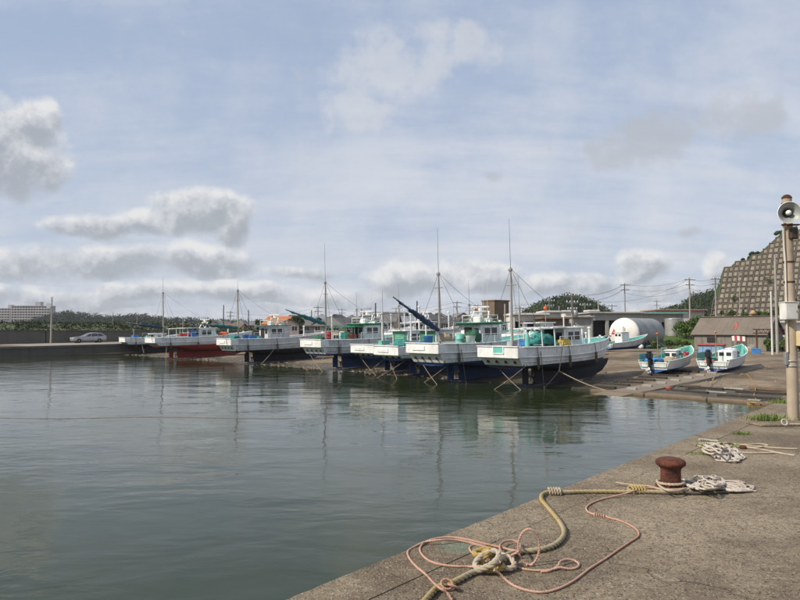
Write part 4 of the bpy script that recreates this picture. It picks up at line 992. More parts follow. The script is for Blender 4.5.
for (b, nm) in ((B1, 'black-bottomed boat nearest the outboard boats'), (B2, 'boat with the steep dark blue sail'), (B3, 'boat with the dark green shutter'), (B4, 'boat with the pale green shutter'), (B5, 'grey-white boat with the teal sail')):
    e = b.bs(0); q = random.Random(nm); g_ = lambda a: q.uniform(-a, a)
    rope_line('mooring_rope', b.pt(.3+g_(.3), e*(.7+g_(.3)), 1.15), b.pt(-.5+g_(.6), -e*(1.2+g_(.35)), -.18), .07, .014, 'rope', 'stern rope slanting down to the right under the '+nm, 'stern ropes')
    rope_line('mooring_rope', b.pt(.8+g_(.5), -e*1.0, 1.25+g_(.1)), b.pt(-.6+g_(.7), e*(.35+g_(.5)), -.18), .07, .014, 'rope', 'stern rope slanting down to the left under the '+nm, 'stern ropes')
    rope_line('mooring_rope', b.pt(1.6+g_(.3), -e*1.02, 2.0), b.pt(1.2+g_(.5), -e*1.35, -.1), .02, .016, 'darkrope', 'dark rope hanging down the starboard quarter of the '+nm, 'hanging quarter ropes')
JN = at(559, 371, 35.0)
rope_line('mooring_rope', B1.pt(3.2, -1.5, 2.2), JN, .05, .024, 'rope', 'pale rope slanting from the side deck of the black-bottomed boat to a junction')
rope_line('mooring_rope', JN, on_ground(636, 395), .25, .024, 'rope', 'long pale rope from the junction across the slip to the water')
rope_line('mooring_rope', JN, gp(544, 388, -.05), .03, .022, 'rope', 'short pale rope from the junction down to the water')
rope_line('mooring_rope', B7.pt(.8, -1.4, 1.9), B7.pt(.2, -2.6, -.1), .05, .022, 'rope', 'rope slanting from the stern of the red-bottomed boat to the water', 'stern ropes')
rope_line('mooring_rope', B8.pt(1.6, -1.0, 1.5), B8.pt(1.4, -2.4, .1), .03, .022, 'rope', 'rope slanting from the small boat beside the pier', 'stern ropes')
rope_line('mooring_rope', B6.pt(3.8, -1.5, 1.2), B6.pt(1.6, -3.0, .0), .05, .022, 'rope', 'rope slanting from the grey black-bottomed boat to the slip', 'stern ropes')
a_ = on_ground(306, 351); b_ = on_ground(290, 368)
single('orange_prop', MB().cbox((0, 0, 0), (.10, .10, 2.9), .02), M['orange'], 'orange painted prop leaning beside the skiff under the teal sail', 'prop', None, (a_+b_)/2+Vector((0, 0, .7)), (R(58), 0, R(-52)))
rope_line('mooring_rope', S2.pt(.1, -.3, .35), on_ground(706, 392), .08, .018, 'rope', 'slack yellowish rope from the stern of the right outboard boat to the water edge')
ye = [on_ground(x, y)+Vector((0, 0, .04)) for x, y in ((741, 374), (747, 375), (752, 381), (756, 388), (754, 396), (757, 402), (760, 405.5))]
single('yellow_rope', MB().tube(ye, .022, 6), pmat('yellow polypropylene rope', (.34,.22,.07), .8), 'yellow rope trailing down the slip right of the outboard boats', 'rope')
tw = MB(); pts = []
for k in range(60):
    t = k*.55; q = on_ground(757, 405); pts.append(q+Vector((.55*math.sin(t*1.1+.3)*math.cos(t*.13), .3*math.cos(t*.9), .06+.05*math.sin(t*1.7))))
tw.tube(pts, .022, 5); single('yellow_rope', tw, MATS['yellow polypropylene rope'], 'tangle of yellow rope at the water edge', 'rope')
# floating line across the harbour
fl_ = [gp(x, 417.5+.8*math.sin(x*.03), .012) for x in range(-40, 300, 12)]
single('floating_line', MB().tube(fl_, .006, 5), pmat('floating line', (.30,.23,.13), .8), 'thin brown line floating across the water on the left', 'rope')

# ================================================================== YARD BEHIND THE SLIP
def ptat(px, Y, z):          # point at column px, forward distance Y, height z
    return Vector(((px-400)/F*Y, Y, z))
# ---- net shed with one-sided view of its big roof
c = on_ground(729, 350.5); SH = thing('net_shed', 'low grey net shed with a broad faded roof behind the right outboard boat', 'shed', Vector((c.x, c.y, LAND)), (0, 0, UANG-math.pi/2))
# local: x runs along the waterline to the right, y away from the water
Lx, Dy, he, hr = 6.7, 4.2, 1.70, 3.25
body = MB().prism([(0, 0), (Dy, 0), (Dy, he), (Dy*.5, hr-.08), (0, he)], 'x', -Lx/2, Lx/2)
M['shedwall'] = pmat('weathered board wall', (.20,.185,.16), .9, grime=.55, gcol=(.07,.06,.05), scale=1.2)
M['shedroof'] = pmat('faded brown felt roof', (.165,.14,.115), .9, grime=.5, gcol=(.11,.095,.08), scale=.7, streak=False, bump=.01)
wl_ = obj('wall', body, M['shedwall'], SH)
for sg in (0, 1):
    for k in range(7):
        x0_ = -Lx/2-.25+k*(Lx+.5)/7; x1_ = x0_+(Lx+.5)/7-.012
        y0, z0_, y1, z1 = (-.30, he-.20, Dy*.5, hr) if sg == 0 else (Dy+.30, he-.20, Dy*.5, hr)
        m = MB(); m.add([(x0_, y0, z0_), (x1_, y0, z0_), (x1_, y1, z1+.004*k), (x0_, y1, z1+.004*k), (x0_, y0, z0_+.05), (x1_, y0, z0_+.05), (x1_, y1, z1+.06), (x0_, y1, z1+.06)], [(0,1,2,3), (4,7,6,5), (0,4,5,1), (1,5,6,2), (2,6,7,3), (3,7,4,0)])
        obj('roof_sheet', m, M['shedroof'], SH)
obj('ridge_cap', MB().cbox((0, Dy*.5, hr+.07), (Lx+.55, .4, .07), .03), M['shedroof'], SH)
for k in range(9):
    x = -Lx/2+.04+k*Lx/9; obj('wall_board', MB().box((x+Lx/18, -.022, he*.46), (Lx/9-.03, .04, he*.90)), M['shedwall'], wl_)
obj('door', MB().box((1.2, -.06, .78), (.95, .05, 1.5)), pmat('dark shed door', (.10,.08,.06), .8), SH)
obj('window', MB().box((-1.6, -.06, 1.0), (.9, .05, .5)), M['dark'], SH)
v_ = MB().lathe([(.12, 0), (.12, .25), (.42, .3), (.10, .62), (.02, .66)], (1.5, Dy*.5, hr), 14); obj('roof_vent', v_, pmat('tan cowl', (.42,.26,.13), .7), SH)
o = MB().box((Lx/2+.012, 1.1, .85), (.03, .9, 1.6)); obj('gable_opening', o, M['dark'], SH)
# faded red marks lying on the roof
m = MB(); y0, z0_ = .8, he-.20+(hr-he+.20)*(1.1/(Dy*.5+.3))+.085
for (a, b) in ((( .15, .3), (.35, 1.3)), ((.35, 1.3), (.52, .3)), ((.15, .75), (.62, .75))):
    k = (hr-he+.20)/(Dy*.5+.3)
    f = lambda x, y: (x, y, he-.20+(y+.3)*k+.09)
    dx = .07
    m.add([f(a[0]-dx, a[1]), f(a[0]+dx, a[1]), f(b[0]+dx, b[1]), f(b[0]-dx, b[1])], [(0,1,2,3)])
obj('red_mark', m, pmat('faded red paint', (.36,.10,.08), .8), SH)
# ---- rusty gantry beside the shed
c = on_ground(757, 353.5); G_ = thing('rusty_gantry', 'rust-red pipe gantry between the shed and the loudspeaker pole', 'gantry', Vector((c.x, c.y, LAND)))
e = at(792, 331, c.y+1) - G_.location
for (x, y) in ((0, 0), (e.x, e.y)):
    obj('post', MB().bar((x, y, 0), (x, y, 2.05), .055, n=8), M['rust'], G_)
for dz in (1.70, 2.02): obj('rail', MB().bar((-.3, 0, dz), (e.x+.3, e.y, dz+.02), .035, n=8), M['rust'], G_)
for k in range(8):
    a = Vector((e.x*k/8, e.y*k/8, 1.7)); b = Vector((e.x*(k+.5)/8, e.y*(k+.5)/8, 2.02)); c2 = Vector((e.x*(k+1)/8, e.y*(k+1)/8, 1.7))
    obj('brace', MB().bar(a, b, .02, n=5).bar(b, c2, .02, n=5), M['rust'], G_)
# ---- blue bin with red lid
c = on_ground(712, 356.5); bx = thing('storage_bin', 'pale blue storage bin with red lid left of the right outboard boat', 'bin', c, (0, 0, UANG-math.pi/2+.25))
M['paleblue'] = pmat('pale blue paint', (.20,.36,.55), .6, grime=.3)
obj('bin_body', MB().cbox((0, 0, .42), (1.75, 1.1, .84), .03), M['paleblue'], bx); obj('lid', MB().cbox((0, 0, .90), (1.95, 1.3, .14), .05), pmat('dark red lid', (.34,.05,.04), .6, grime=.3), bx)
for k in (-.6, 0, .6): obj('rib', MB().cbox((k, -.565, .42), (.06, .04, .8), .01), M['paleblue'], bx)
# odds and ends by the shed
for (px, py, d, mt, nm, lb) in ((756, 354, (.9, .6, .45), 'bluep', 'crate', 'blue crate at the foot of the rusty gantry'), (748, 353, (.5, .5, .35), 'redp', 'crate', 'red crate beside the shed front'), (742, 351.5, (.8, .6, .5), 'trimwhite', 'crate', 'white crate beside the shed front'), (752, 351.5, (.5, .4, .6), 'greydeck', 'crate', 'grey crate between the shed and the gantry')):
    c = on_ground(px, py); m = MB(); x, y, z = d
    m.cbox((0, 0, .02), (x, y, .05), .01)
    for sg in (1, -1): m.cbox((sg*x/2, 0, z/2), (.04, y, z), .01); m.cbox((0, sg*y/2, z/2), (x, .04, z), .01)
    for sg in (1, -1): m.cbox((sg*x/2, 0, z-.04), (.07, y+.06, .07), .01); m.cbox((0, sg*y/2, z-.04), (x+.06, .07, .07), .01)
    single(nm, m, M[mt], lb, 'crate', 'crates by the shed', c, (0, 0, UANG+.4))
nt = single('net_pile', MB().blob((0, 0, 0), (1.0, .6, .55), 31, .4, 20, 10), M['rope'], 'pale net heap in front of the shed', 'net', None, on_ground(746, 353))
# ---- horizontal white tank on legs
Yt = 70.; c = ptat(624, Yt, 0); zc_ = at(622, 333.5, Yt).z; TK = thing('storage_tank', 'large horizontal steel tank with a white domed end', 'tank', Vector((c.x, c.y, LAND)), (0, 0, UANG+.10)); rr = 1.66; hc = zc_-LAND
M['tankgrey'] = pmat('grey tank steel', (.30,.31,.31), .45, .3, grime=.3, gcol=(.16,.14,.12), scale=.6)
M['tankwhite'] = pmat('white tank paint', (.72,.70,.66), .5, grime=.28, gcol=(.34,.28,.22), scale=.8)
for k in range(3):
    a = k*2.25; obj('shell_ring', MB().lathe([(rr, a+.02), (rr+.012, a+.04), (rr+.012, a+2.2), (rr, a+2.24)], (0, 0, hc), 40, 'x'), M['tankgrey'], TK)
dome = [(rr*math.sin(t), -.62*math.cos(t)) for t in [i*math.pi/2/10 for i in range(1, 11)]]
dm = obj('domed_end', MB().lathe(dome+[(rr, .02)], (0, 0, hc), 40, 'x'), M['tankwhite'], TK)
obj('domed_end', MB().lathe([(rr*math.sin(t), 6.75+.5*math.cos(t)) for t in [math.pi/2-i*math.pi/2/8 for i in range(8)]], (0, 0, hc), 40, 'x'), M['tankgrey'], TK)
# red triangle mark painted on the dome
def dp(y, z): q = min(.98, math.hypot(y, z)/rr); return (-.62*math.cos(math.asin(q))-.03, y, hc+z)
m = MB(); rows = 6; P = []
for i in range(rows+1):
    t = i/rows
    for s_ in (-1, 0, 1): P.append(dp(.92+s_*.34*(1-t), -.10+.62*t))
m.add(P, [(i*3+k, i*3+k+1, i*3+k+4, i*3+k+3) for i in range(rows) for k in range(2)]); obj('red_triangle', m, M['redp'], dm)
obj('pipe', MB().tube([(-.75, -.25, hc+.75), (-.78, -.25, hc+.2), (-.80, -.22, hc-.6), (-.8, -.2, 0)], .05, 8), M['steel'], TK)
for k in (1.0, 3.4, 5.8):
    obj('saddle', MB().cbox((k, 0, (hc-rr)*.5+.15), (.5, 2.3, hc-rr+.5), .05), M['conc'], TK)
for (x, s_) in ((2.2, -1), (3.6, -1), (5.4, -1)):
    obj('leg', MB().bar((x, s_*1.45, 0), (x, s_*1.30, hc-.4), .06, n=6), M['rust'], TK)
obj('brace', MB().bar((2.2, -1.5, hc-.5), (3.6, -1.5, .1), .05, n=6), M['redp'], TK)
obj('pipe', MB().tube([(1.2, -1.9, .25), (3.0, -1.9, .28), (4.5, -1.95, .3)], .12, 8), M['turq'], TK)
# ---- grassy bank with the upright tank
bk = MB(); P = []; n, k_ = 24, 10
for i in range(n+1):
    for j in range(k_+1):
        x = lerp(640, 716, i/n); Y = lerp(70, 90, j/k_); t = j/k_
        edge = min(1, i/4)*min(1, (n-i)/4)
        z = LAND - .1 + edge*(1.5*min(1, t*1.7)) + .16*noise.noise(Vector((i*.5, j*.5, 1)))
        P.append(ptat(x, Y, z))
bk.add(P, [(i*(k_+1)+j, (i+1)*(k_+1)+j, (i+1)*(k_+1)+j+1, i*(k_+1)+j+1) for i in range(n) for j in range(k_)], True)
struct('grassy_bank', bk, M['foliage'])
Y = 82.; c = ptat(673.5, Y, at(673, 336.5, Y).z); VT = thing('upright_tank', 'upright cylindrical steel tank on the grassy bank right of the white tank', 'tank', c)
h_ = 2.15
for k in range(3): obj('shell_ring', MB().lathe([(1.05+.006*k, k*h_/3), (1.05+.006*k, (k+1)*h_/3-.002)], n=40), pmat('galvanised tank sheet', (.42,.42,.41), .4, .55, grime=.35, gcol=(.22,.20,.17)), VT)
obj('roof', MB().lathe([(1.10, h_), (1.10, h_+.05), (.3, h_+.14), (.02, h_+.16)], n=32), MATS['galvanised tank sheet'], VT)
m = MB()
for k in range(7): m.bar((.35, -1.15, .2+k*.28), (.75, -.98, .2+k*.28), .02, n=5)
m.bar((.35, -1.15, 0), (.35, -1.15, h_+.2), .025, n=6).bar((.75, -.98, 0), (.75, -.98, h_+.2), .025, n=6); obj('ladder', m, M['steel'], VT)

# ---- vegetation builder
def leafy(parent, name, centres, size, count, mat, seed, squash=.8):
    rnd = random.Random(seed); m = MB()
    for (c, r) in centres:
        c = Vector(c)
        for _ in range(count):
            n = Vector((rnd.gauss(0, 1), rnd.gauss(0, 1), rnd.gauss(.1, 1))).normalized(); p = c+Vector((n.x, n.y, n.z*squash))*r*(rnd.random()**.4)*(1+.15*rnd.random())
            nn = (n*.5+Vector((rnd.gauss(0, 1), rnd.gauss(0, 1), rnd.gauss(.4, 1))).normalized()).normalized()
            a = nn.orthogonal().normalized(); b = nn.cross(a); t = rnd.random()*6.28; a, b = a*math.cos(t)+b*math.sin(t), b*math.cos(t)-a*math.sin(t)
            k = size*rnd.uniform(.6, 1.3); m.add([p-a*k, p-b*k*.5, p+a*k, p+b*k*.5], [(0,1,2,3)])
    return obj(name, m, mat, parent)
def bush(px, Y, zb, w_, h_, label, seed, mat='foliage', size=.16, count=260, name='bush'):
    rnd = random.Random(seed); r = thing(name, label, name.split('_')[-1], ptat(px, Y, zb)); cs = []
    for k in range(7): cs.append(((rnd.uniform(-.5, .5)*w_, rnd.uniform(-.4, .4)*w_*.7, h_*rnd.uniform(.25, .68)), h_*rnd.uniform(.25, .38)))
    leafy(r, 'foliage', cs, size, count, M[mat], seed); m = MB()
    for k in range(5): m.bar((rnd.uniform(-.2, .2)*w_, rnd.uniform(-.1, .1), -.3), (rnd.uniform(-.45, .45)*w_, rnd.uniform(-.3, .3), h_*.6), .05, .02, n=5)
    obj('stem', m, M['wood'], r); return r
def tree(px, Y, zb, h_, w_, label, seed, mat='foliage', size=.22, count=200, group=None):
    rnd = random.Random(seed); r = thing('tree', label, 'tree', ptat(px, Y, zb), group=group); m = MB()
    m.tube([(0, 0, -.3), (.05, .02, h_*.3), (-.03, .05, h_*.55), (.02, 0, h_*.8)], [.16, .13, .10, .05], 8); cs = []
    for k in range(8):
        a = k*2.4; rr_ = w_*.5*rnd.uniform(.3, .9); z = h_*rnd.uniform(.5, .88); p = (rr_*math.cos(a), rr_*math.sin(a), z)
        m.bar((0, 0, h_*rnd.uniform(.35, .6)), p, .05, .02, n=5); cs.append((p, w_*rnd.uniform(.2, .32)))
    cs.append(((0, 0, h_*.86), w_*.25))
    obj('trunk', m, M['wood'], r); leafy(r, 'crown', cs, size, count, M[mat], seed); return r
bush(693, 78, LAND+1.2, 2.4, 2.9, 'dense green bush between the upright tank and the shed', 41)
bush(686, 80, LAND+1.2, 1.8, 2.3, 'lower bush touching the upright tank', 42, count=200)
bush(668, 66.5, LAND+.3, 3.0, .8, 'long low weeds at the foot of the grassy bank', 43, size=.14)
bush(688, 67, LAND+.3, 3.0, .7, 'weeds on the bank left of the shed', 44, size=.14)
bush(780, 60, LAND, 2.4, 1.5, 'green weeds beside the loudspeaker pole, behind the gantry', 45, size=.14)
bush(795, 61, LAND, 2.6, 1.7, 'green weeds at the far right behind the loudspeaker pole', 46, size=.14)

# ================================================================== RETAINING WALL
WD = -V; WN = U   # runs to the right along WD; leans back along WN
W1 = ptat(711, 112, 0); ca, sa = math.cos(R(66)), math.sin(R(66))
RW = thing('retaining_wall', 'tall concrete lattice retaining wall stepping up the hillside at right', 'retaining wall', (W1.x, W1.y, LAND))
def wp(a, s, d=0.):      # a along, s up the slope, d out of the face (towards the slip)
    x = WD.x*a + WN.x*(s*ca) - WN.x*d*sa; y = WD.y*a + WN.y*(s*ca) - WN.y*d*sa
    return Vector((x, y, s*sa + d*ca))
prof_ = [(708, 331), (712, 316), (719, 290), (727, 267.5), (740, 261), (752, 257), (762, 252.5), (770, 245), (776, 236), (783, 231), (800, 229.5), (830, 227), (900, 224)]
def top_y(px):
    for i in range(len(prof_)-1):
        if prof_[i][0] <= px <= prof_[i+1][0]:
            t = (px-prof_[i][0])/(prof_[i+1][0]-prof_[i][0]); return lerp(prof_[i][1], prof_[i+1][1], t)
    return 999
def proj(p):
    q = Vector(p) - Vector((0, 0, CZ)); c_, s_ = math.cos(PITCH), math.sin(PITCH)
    fy = c_*q.y + s_*q.z; fz = -s_*q.y + c_*q.z
    return 400+F*q.x/fy, 300-F*fz/fy
def inside(a, s):
    px, py = proj(wp(a, s)+RW.location); return py > top_y(px)
cw, chh = .86, 1.02; pm = MB()
# pillow-shaped infill block
Pp = []
for (k, d) in ((1, 0), (.9, .14), (.6, .20)):
    for (sx, sy) in ((-1,-1),(1,-1),(1,1),(-1,1)): Pp.append((sx*(cw/2-.11)*k, sy*(chh/2-.11)*k, d))
pm.add(Pp, [(j*4+i, j*4+(i+1) % 4, j*4+4+(i+1) % 4, j*4+4+i) for j in range(2) for i in range(4)] + [(8, 9, 10, 11)])
M['block'] = pmat('weathered block infill', (.28,.245,.20), .9, grime=.6, gcol=(.11,.10,.075), scale=.9, streak=False, var=.25)
M['lattice'] = pmat('lattice beam concrete', (.105,.09,.072), .9, grime=.5, gcol=(.09,.08,.06), scale=.8)  # beams darker than the blocks: block shadows put into their colour
T = NT(M['block'].node_tree); oi = T.new('ShaderNodeObjectInfo'); bs_ = T.n['Principled BSDF']; src = bs_.inputs['Base Color'].links[0].from_socket
T.l.new(T.mix(T.m('MULTIPLY', oi.outputs['Random'], .8), src, (.13,.112,.085)), bs_.inputs['Base Color'])
pme = mesh_of('infill_block', pm); pme.materials.append(M['block'])
rot_m = Matrix((( WD.x, WN.x*ca, -WN.x*sa), (WD.y, WN.y*ca, -WN.y*sa), (0, sa, ca))).to_4x4()
cells = []; NC, NR = 22, 24
for i in range(-2, NC):
    for j in range(NR):
        if inside((i+.5)*cw, (j+.8)*chh): cells.append((i, j))
cells.sort(key=lambda c: abs(c[0]-8)); rnd = random.Random(3); pmats = []
for k_, (i, j) in enumerate(cells[:300]):
    o = bpy.data.objects.new('infill_block', pme); COL.objects.link(o); o.parent = RW
    o.matrix_local = Matrix.Translation(wp((i+.5)*cw, (j+.5)*chh, rnd.uniform(-.08, .06))) @ rot_m @ Matrix.Rotation(rnd.uniform(-.03, .03), 4, 'Z') @ Matrix.Diagonal((1, rnd.uniform(.9, 1.0), rnd.uniform(.6, 1.2), 1))
cset = set(cells)
bkp = MB()
for (i, j) in cells: bkp.add([wp(i*cw, j*chh, -.12), wp((i+1)*cw, j*chh, -.12), wp((i+1)*cw, (j+1)*chh, -.12), wp(i*cw, (j+1)*chh, -.12)], [(0,1,2,3)])
obj('wall_backing', bkp, M['darkconc'], RW)  # dark backing: shade in the gaps between blocks put into its colour
for i in range(-2, NC+1):
    js = [j for j in range(NR) if (i, j) in cset or (i-1, j) in cset]
    if js:
        m = MB(); a, lo, hi = i*cw, min(js)*chh, (max(js)+1)*chh; h = .085
        m.add([wp(a-h, lo, -.15), wp(a+h, lo, -.15), wp(a+h, hi, -.15), wp(a-h, hi, -.15), wp(a-h*.8, lo, .15), wp(a+h*.8, lo, .15), wp(a+h*.8, hi, .15), wp(a-h*.8, hi, .15)], [(4,5,6,7), (0,4,7,3), (1,2,6,5), (3,7,6,2), (0,1,5,4)])
        obj('lattice_post', m, M['lattice'], RW)
for j in range(NR+1):
    is_ = [i for i in range(-2, NC) if (i, j) in cset or (i, j-1) in cset]
    if is_:
        m = MB(); s0, lo, hi = j*chh, min(is_)*cw, (max(is_)+1)*cw; h = .085
        m.add([wp(lo, s0-h, -.15), wp(hi, s0-h, -.15), wp(hi, s0+h, -.15), wp(lo, s0+h, -.15), wp(lo, s0-h*.8, .12), wp(hi, s0-h*.8, .12), wp(hi, s0+h*.8, .12), wp(lo, s0+h*.8, .12)], [(4,5,6,7), (0,1,5,4), (3,7,6,2), (0,4,7,3), (1,2,6,5)])
        obj('lattice_beam', m, M['lattice'], RW)
# bank behind the wall and growth along its crest
hb = MB(); P = []; n = 26
for i in range(n+1):
    a = -1.2+i*cw*1.0; tops = [j for j in range(NR) if (int(round(a/cw)), j) in cset]; tp = (max(tops)+1 if tops else 1)*chh
    for k, (ds, back) in enumerate(((-tp, .5), (-.25, .4), (.05, 1.0), (.3, 4), (.2, 12), (-tp, 26))):
        q = wp(a, max(0, tp+ds)) + Vector((WN.x, WN.y, 0))*back + RW.location; P.append(q)
hb.add(P, [(i*6+k, (i+1)*6+k, (i+1)*6+k+1, i*6+k+1) for i in range(n) for k in range(5)], True)
struct('hillside', hb, M['foliage_dark'])
for (px, Y, py, w_, h_, lb, sd_) in ((757, 121, 259, 2.4, 1.5, 'dark bush on the crest of the retaining wall', 51), (748, 121, 262, 2.0, 1.1, 'low bush on the crest left of the darkest crest bush', 52), (742, 120, 264, 1.6, .8, 'small bush at the left end of the wall crest', 53), (797, 119, 233, 3.0, 1.4, 'bright bush on the crest behind the loudspeaker pole', 54), (783, 119, 235, 1.6, .9, 'small bush on the crest just left of the loudspeaker', 55)):
    bush(px, Y, at(px, py, Y).z, w_, h_, lb, sd_, 'foliage_dark' if sd_ < 54 else 'foliage', .16, 200)
for (px, Y, w_, lb, sd_) in ((786, 100, 3.2, 'green creeper growing over the lower right of the retaining wall', 56), (772, 101, 2.4, 'green creeper tuft low on the retaining wall', 57), (752, 104, 2.6, 'weeds along the foot of the retaining wall above the shed roof', 58), (728, 108, 2.4, 'weeds at the left foot of the retaining wall', 59)):
    bush(px, Y, at(px, 318 if sd_ > 56 else 312, Y).z, w_, 1.4, lb, sd_, 'foliage', .15, 150)

for k, (a, s_, n_, lb) in enumerate(((9.5, 5.2, 3, 'creeper patch low on the lattice wall left of the slim pole'), (12.2, 7.6, 3, 'creeper patch high on the lattice wall behind the loudspeaker pole'), (5.0, 3.6, 2, 'small creeper patch on the left of the lattice wall'), (3.0, 8.2, 2, 'thin weeds near the left edge of the lattice wall'), (8.0, 11.0, 2, 'weeds in the upper cells of the lattice wall'))):
    t_ = thing('creeper', lb, 'creeper', wp(a, s_, .2)+RW.location, group='creepers on the lattice wall'); rq = random.Random(90+k)
    leafy(t_, 'foliage', [((rq.uniform(-.8, .8), rq.uniform(-.3, .3), rq.uniform(-.5, .5)), rq.uniform(.3, .6)) for _ in range(n_+1)], .12, 70, M['foliage'], 90+k)
# ================================================================== TOWN
def house(label, px, Y, ridge_py, w_, d_, kind='gable', rot=0., wall=(.5,.47,.42), roof=(.10,.10,.11), wins=3, zb=None, eave=None, floors=2, group='houses of the town behind the boats'):
    zb = LAND if zb is None else zb; top = at(px, ridge_py, Y).z - zb; rise = min(top*.32, w_*.28); he = top-rise if eave is None else eave
    r = thing('house', label, 'house', ptat(px, Y, zb), (0, 0, rot), group)
    wm = pmat('house wall %.2f %.2f %.2f' % wall, wall, .85, grime=.3, gcol=tuple(k*.55 for k in wall), scale=.5)
    rm = pmat('house roof %.2f %.2f %.2f' % roof, roof, .7, grime=.3, gcol=tuple(k*.5 for k in roof), scale=1.2, streak=False)
    hx, hy = w_/2, d_/2; ov = .45
    if kind == 'front':      # gable faces the harbour
        obj('wall', MB().prism([(-hx, 0), (hx, 0), (hx, he), (0, top-.05), (-hx, he)], 'y', -hy, hy), wm, r)
        for sg in (1, -1):
            k = (top-he)/hx; m = MB(); m.prism([(0, top), (sg*(hx+ov), he-k*ov), (sg*(hx+ov), he-k*ov+.14), (0, top+.14)], 'y', -hy-ov, hy+ov); obj('roof_slope', m, rm, r)
    elif kind == 'gable':
        obj('wall', MB().prism([(-hy, 0), (hy, 0), (hy, he), (0, top-.05), (-hy, he)], 'x', -hx, hx), wm, r)
        for sg in (1, -1):
            k = (top-he)/hy; m = MB(); m.prism([(0, top), (sg*(hy+ov), he-k*ov), (sg*(hy+ov), he-k*ov+.14), (0, top+.14)], 'x', -hx-ov, hx+ov); obj('roof_slope', m, rm, r)
    elif kind == 'hip':
        obj('wall', MB().box((0, 0, he/2), (w_, d_, he)), wm, r); a, b = hx+ov, hy+ov; rl = max(.3, hx-hy*.8); e = he-.1
        m = MB(); m.add([(-a,-b,e), (a,-b,e), (a,b,e), (-a,b,e), (-rl,0,top), (rl,0,top), (-a,-b,e-.12), (a,-b,e-.12), (a,b,e-.12), (-a,b,e-.12)], [(0,1,5,4), (1,2,5), (2,3,4,5), (3,0,4), (6,7,1,0), (7,8,2,1), (8,9,3,2), (9,6,0,3), (9,8,7,6)])
        ro = obj('roof', m, rm, r); obj('ridge_cap', MB().bar((-rl, 0, top), (rl, 0, top), .13, n=6), rm, ro)
    else:                    # flat
        obj('wall', MB().box((0, 0, top/2), (w_, d_, top)), wm, r); obj('roof', MB().box((0, 0, top+.1), (w_+.4, d_+.4, .2)), rm, r)
        he = top
    nf = floors
    for fl in range(nf):
        zc = he*(fl+.58)/nf
        for k in range(wins):
            x = -hx + w_*(k+.5)/wins + .2*math.sin(k*3+px)
            ww, hh = min(1.5, w_/wins*.55), min(1.1, he/nf*.5)
            o = obj('window', MB().box((x, -hy-.02, zc), (ww, .08, hh)), M['glass'], r)
            f = MB()
            for sg in (1, -1): f.box((x+sg*(ww/2+.04), -hy-.05, zc), (.08, .1, hh+.16)); f.box((x, -hy-.05, zc+sg*(hh/2+.04)), (ww, .1, .08))
            f.box((x, -hy-.065, zc), (.05, .05, hh)); obj('window_frame', f, M['trimwhite'], o)
    return r
cream = (.52,.47,.38); pink = (.60,.47,.42); grey = (.40,.39,.37); beige = (.46,.41,.33); white = (.62,.60,.56); dk = (.075,.075,.08); mid = (.14,.135,.13); org = (.42,.15,.06); brown = (.16,.11,.075)
house('pink gabled house with small windows behind the grey black-bottomed boat', 289, 106, 319.5, 3.0, 5, 'front', .2, pink, dk, 2, floors=2)
house('orange-roofed house just behind the pink gabled house', 281.5, 118, 317.0, 4.2, 5, 'gable', -.25, white, org, 2)
house('white house right of the orange-roofed house', 298, 126, 316.0, 3.6, 6, 'front', -.3, white, mid, 2)
house('small grey house left of the mast with the teal sail', 313, 120, 320.0, 3.4, 4, 'gable', .1, grey, mid, 2)
house('beige house directly behind the mast with the teal sail', 331, 112, 317.5, 4.6, 5, 'hip', -.1, beige, mid, 3)
house('brown-walled house between the teal sail boat and the dark hip roof', 346, 128, 318.5, 3.4, 5, 'gable', .2, brown, dk, 2)
house('white-walled house with dark hipped roof beside the tall lamp post', 366, 92, 314.0, 3.2, 4, 'hip', .05, white, dk, 2)
house('beige house with grey gable above the pale green shutter', 385, 101, 315.0, 3.6, 5, 'gable', -.15, cream, mid, 2)
house('cream house with pale roof above the dark green shutter', 402, 110, 317.0, 4.0, 5, 'gable', .1, cream, (.22,.25,.28), 3)
house('grey house left of the mast with the steep dark blue sail', 417, 124, 316.0, 3.2, 5, 'front', .1, grey, mid, 2)
house('dark-roofed house directly behind the mast with the steep dark blue sail', 430, 108, 313.5, 3.6, 5, 'hip', .1, brown, dk, 2)
house('dark house with wide hipped roof behind the radar arch', 449, 104, 316.0, 3.8, 5, 'hip', -.1, grey, dk, 3)
house('turquoise-walled house with dark roof left of the brown block', 474, 112, 316.5, 3.4, 5, 'hip', 0., (.32,.52,.50), dk, 2)
house('far white house left of the radar arch of the red-bottomed boat', 177, 170, 324.0, 5.5, 6, 'gable', .3, white, brown, 3)
house('far orange-brown house right of the red-bottomed boat', 213, 165, 323.5, 6.0, 6, 'hip', .2, beige, brown, 3)
house('far pale house behind the mast of the grey black-bottomed boat', 233, 150, 324.0, 5.0, 6, 'gable', -.2, pink, brown, 3)
house('far white house left of the cabin of the grey black-bottomed boat', 248, 175, 322.5, 5.5, 6, 'hip', .1, white, mid, 3)
house('far low house right of the cabin of the grey black-bottomed boat', 268, 150, 322.0, 4.5, 6, 'gable', .1, cream, mid, 2)
house('far grey house at the left end of the town', 196, 185, 325.0, 6, 6, 'gable', 0, grey, mid, 3)
rnd = random.Random(12); shades = (white, cream, beige, grey, (.55,.52,.47), (.50,.44,.40)); rfs = (dk, mid, mid, (.19,.18,.18), (.13,.10,.085), (.20,.22,.24))
adj = ('white', 'cream', 'beige', 'grey', 'pale', 'rosy'); 
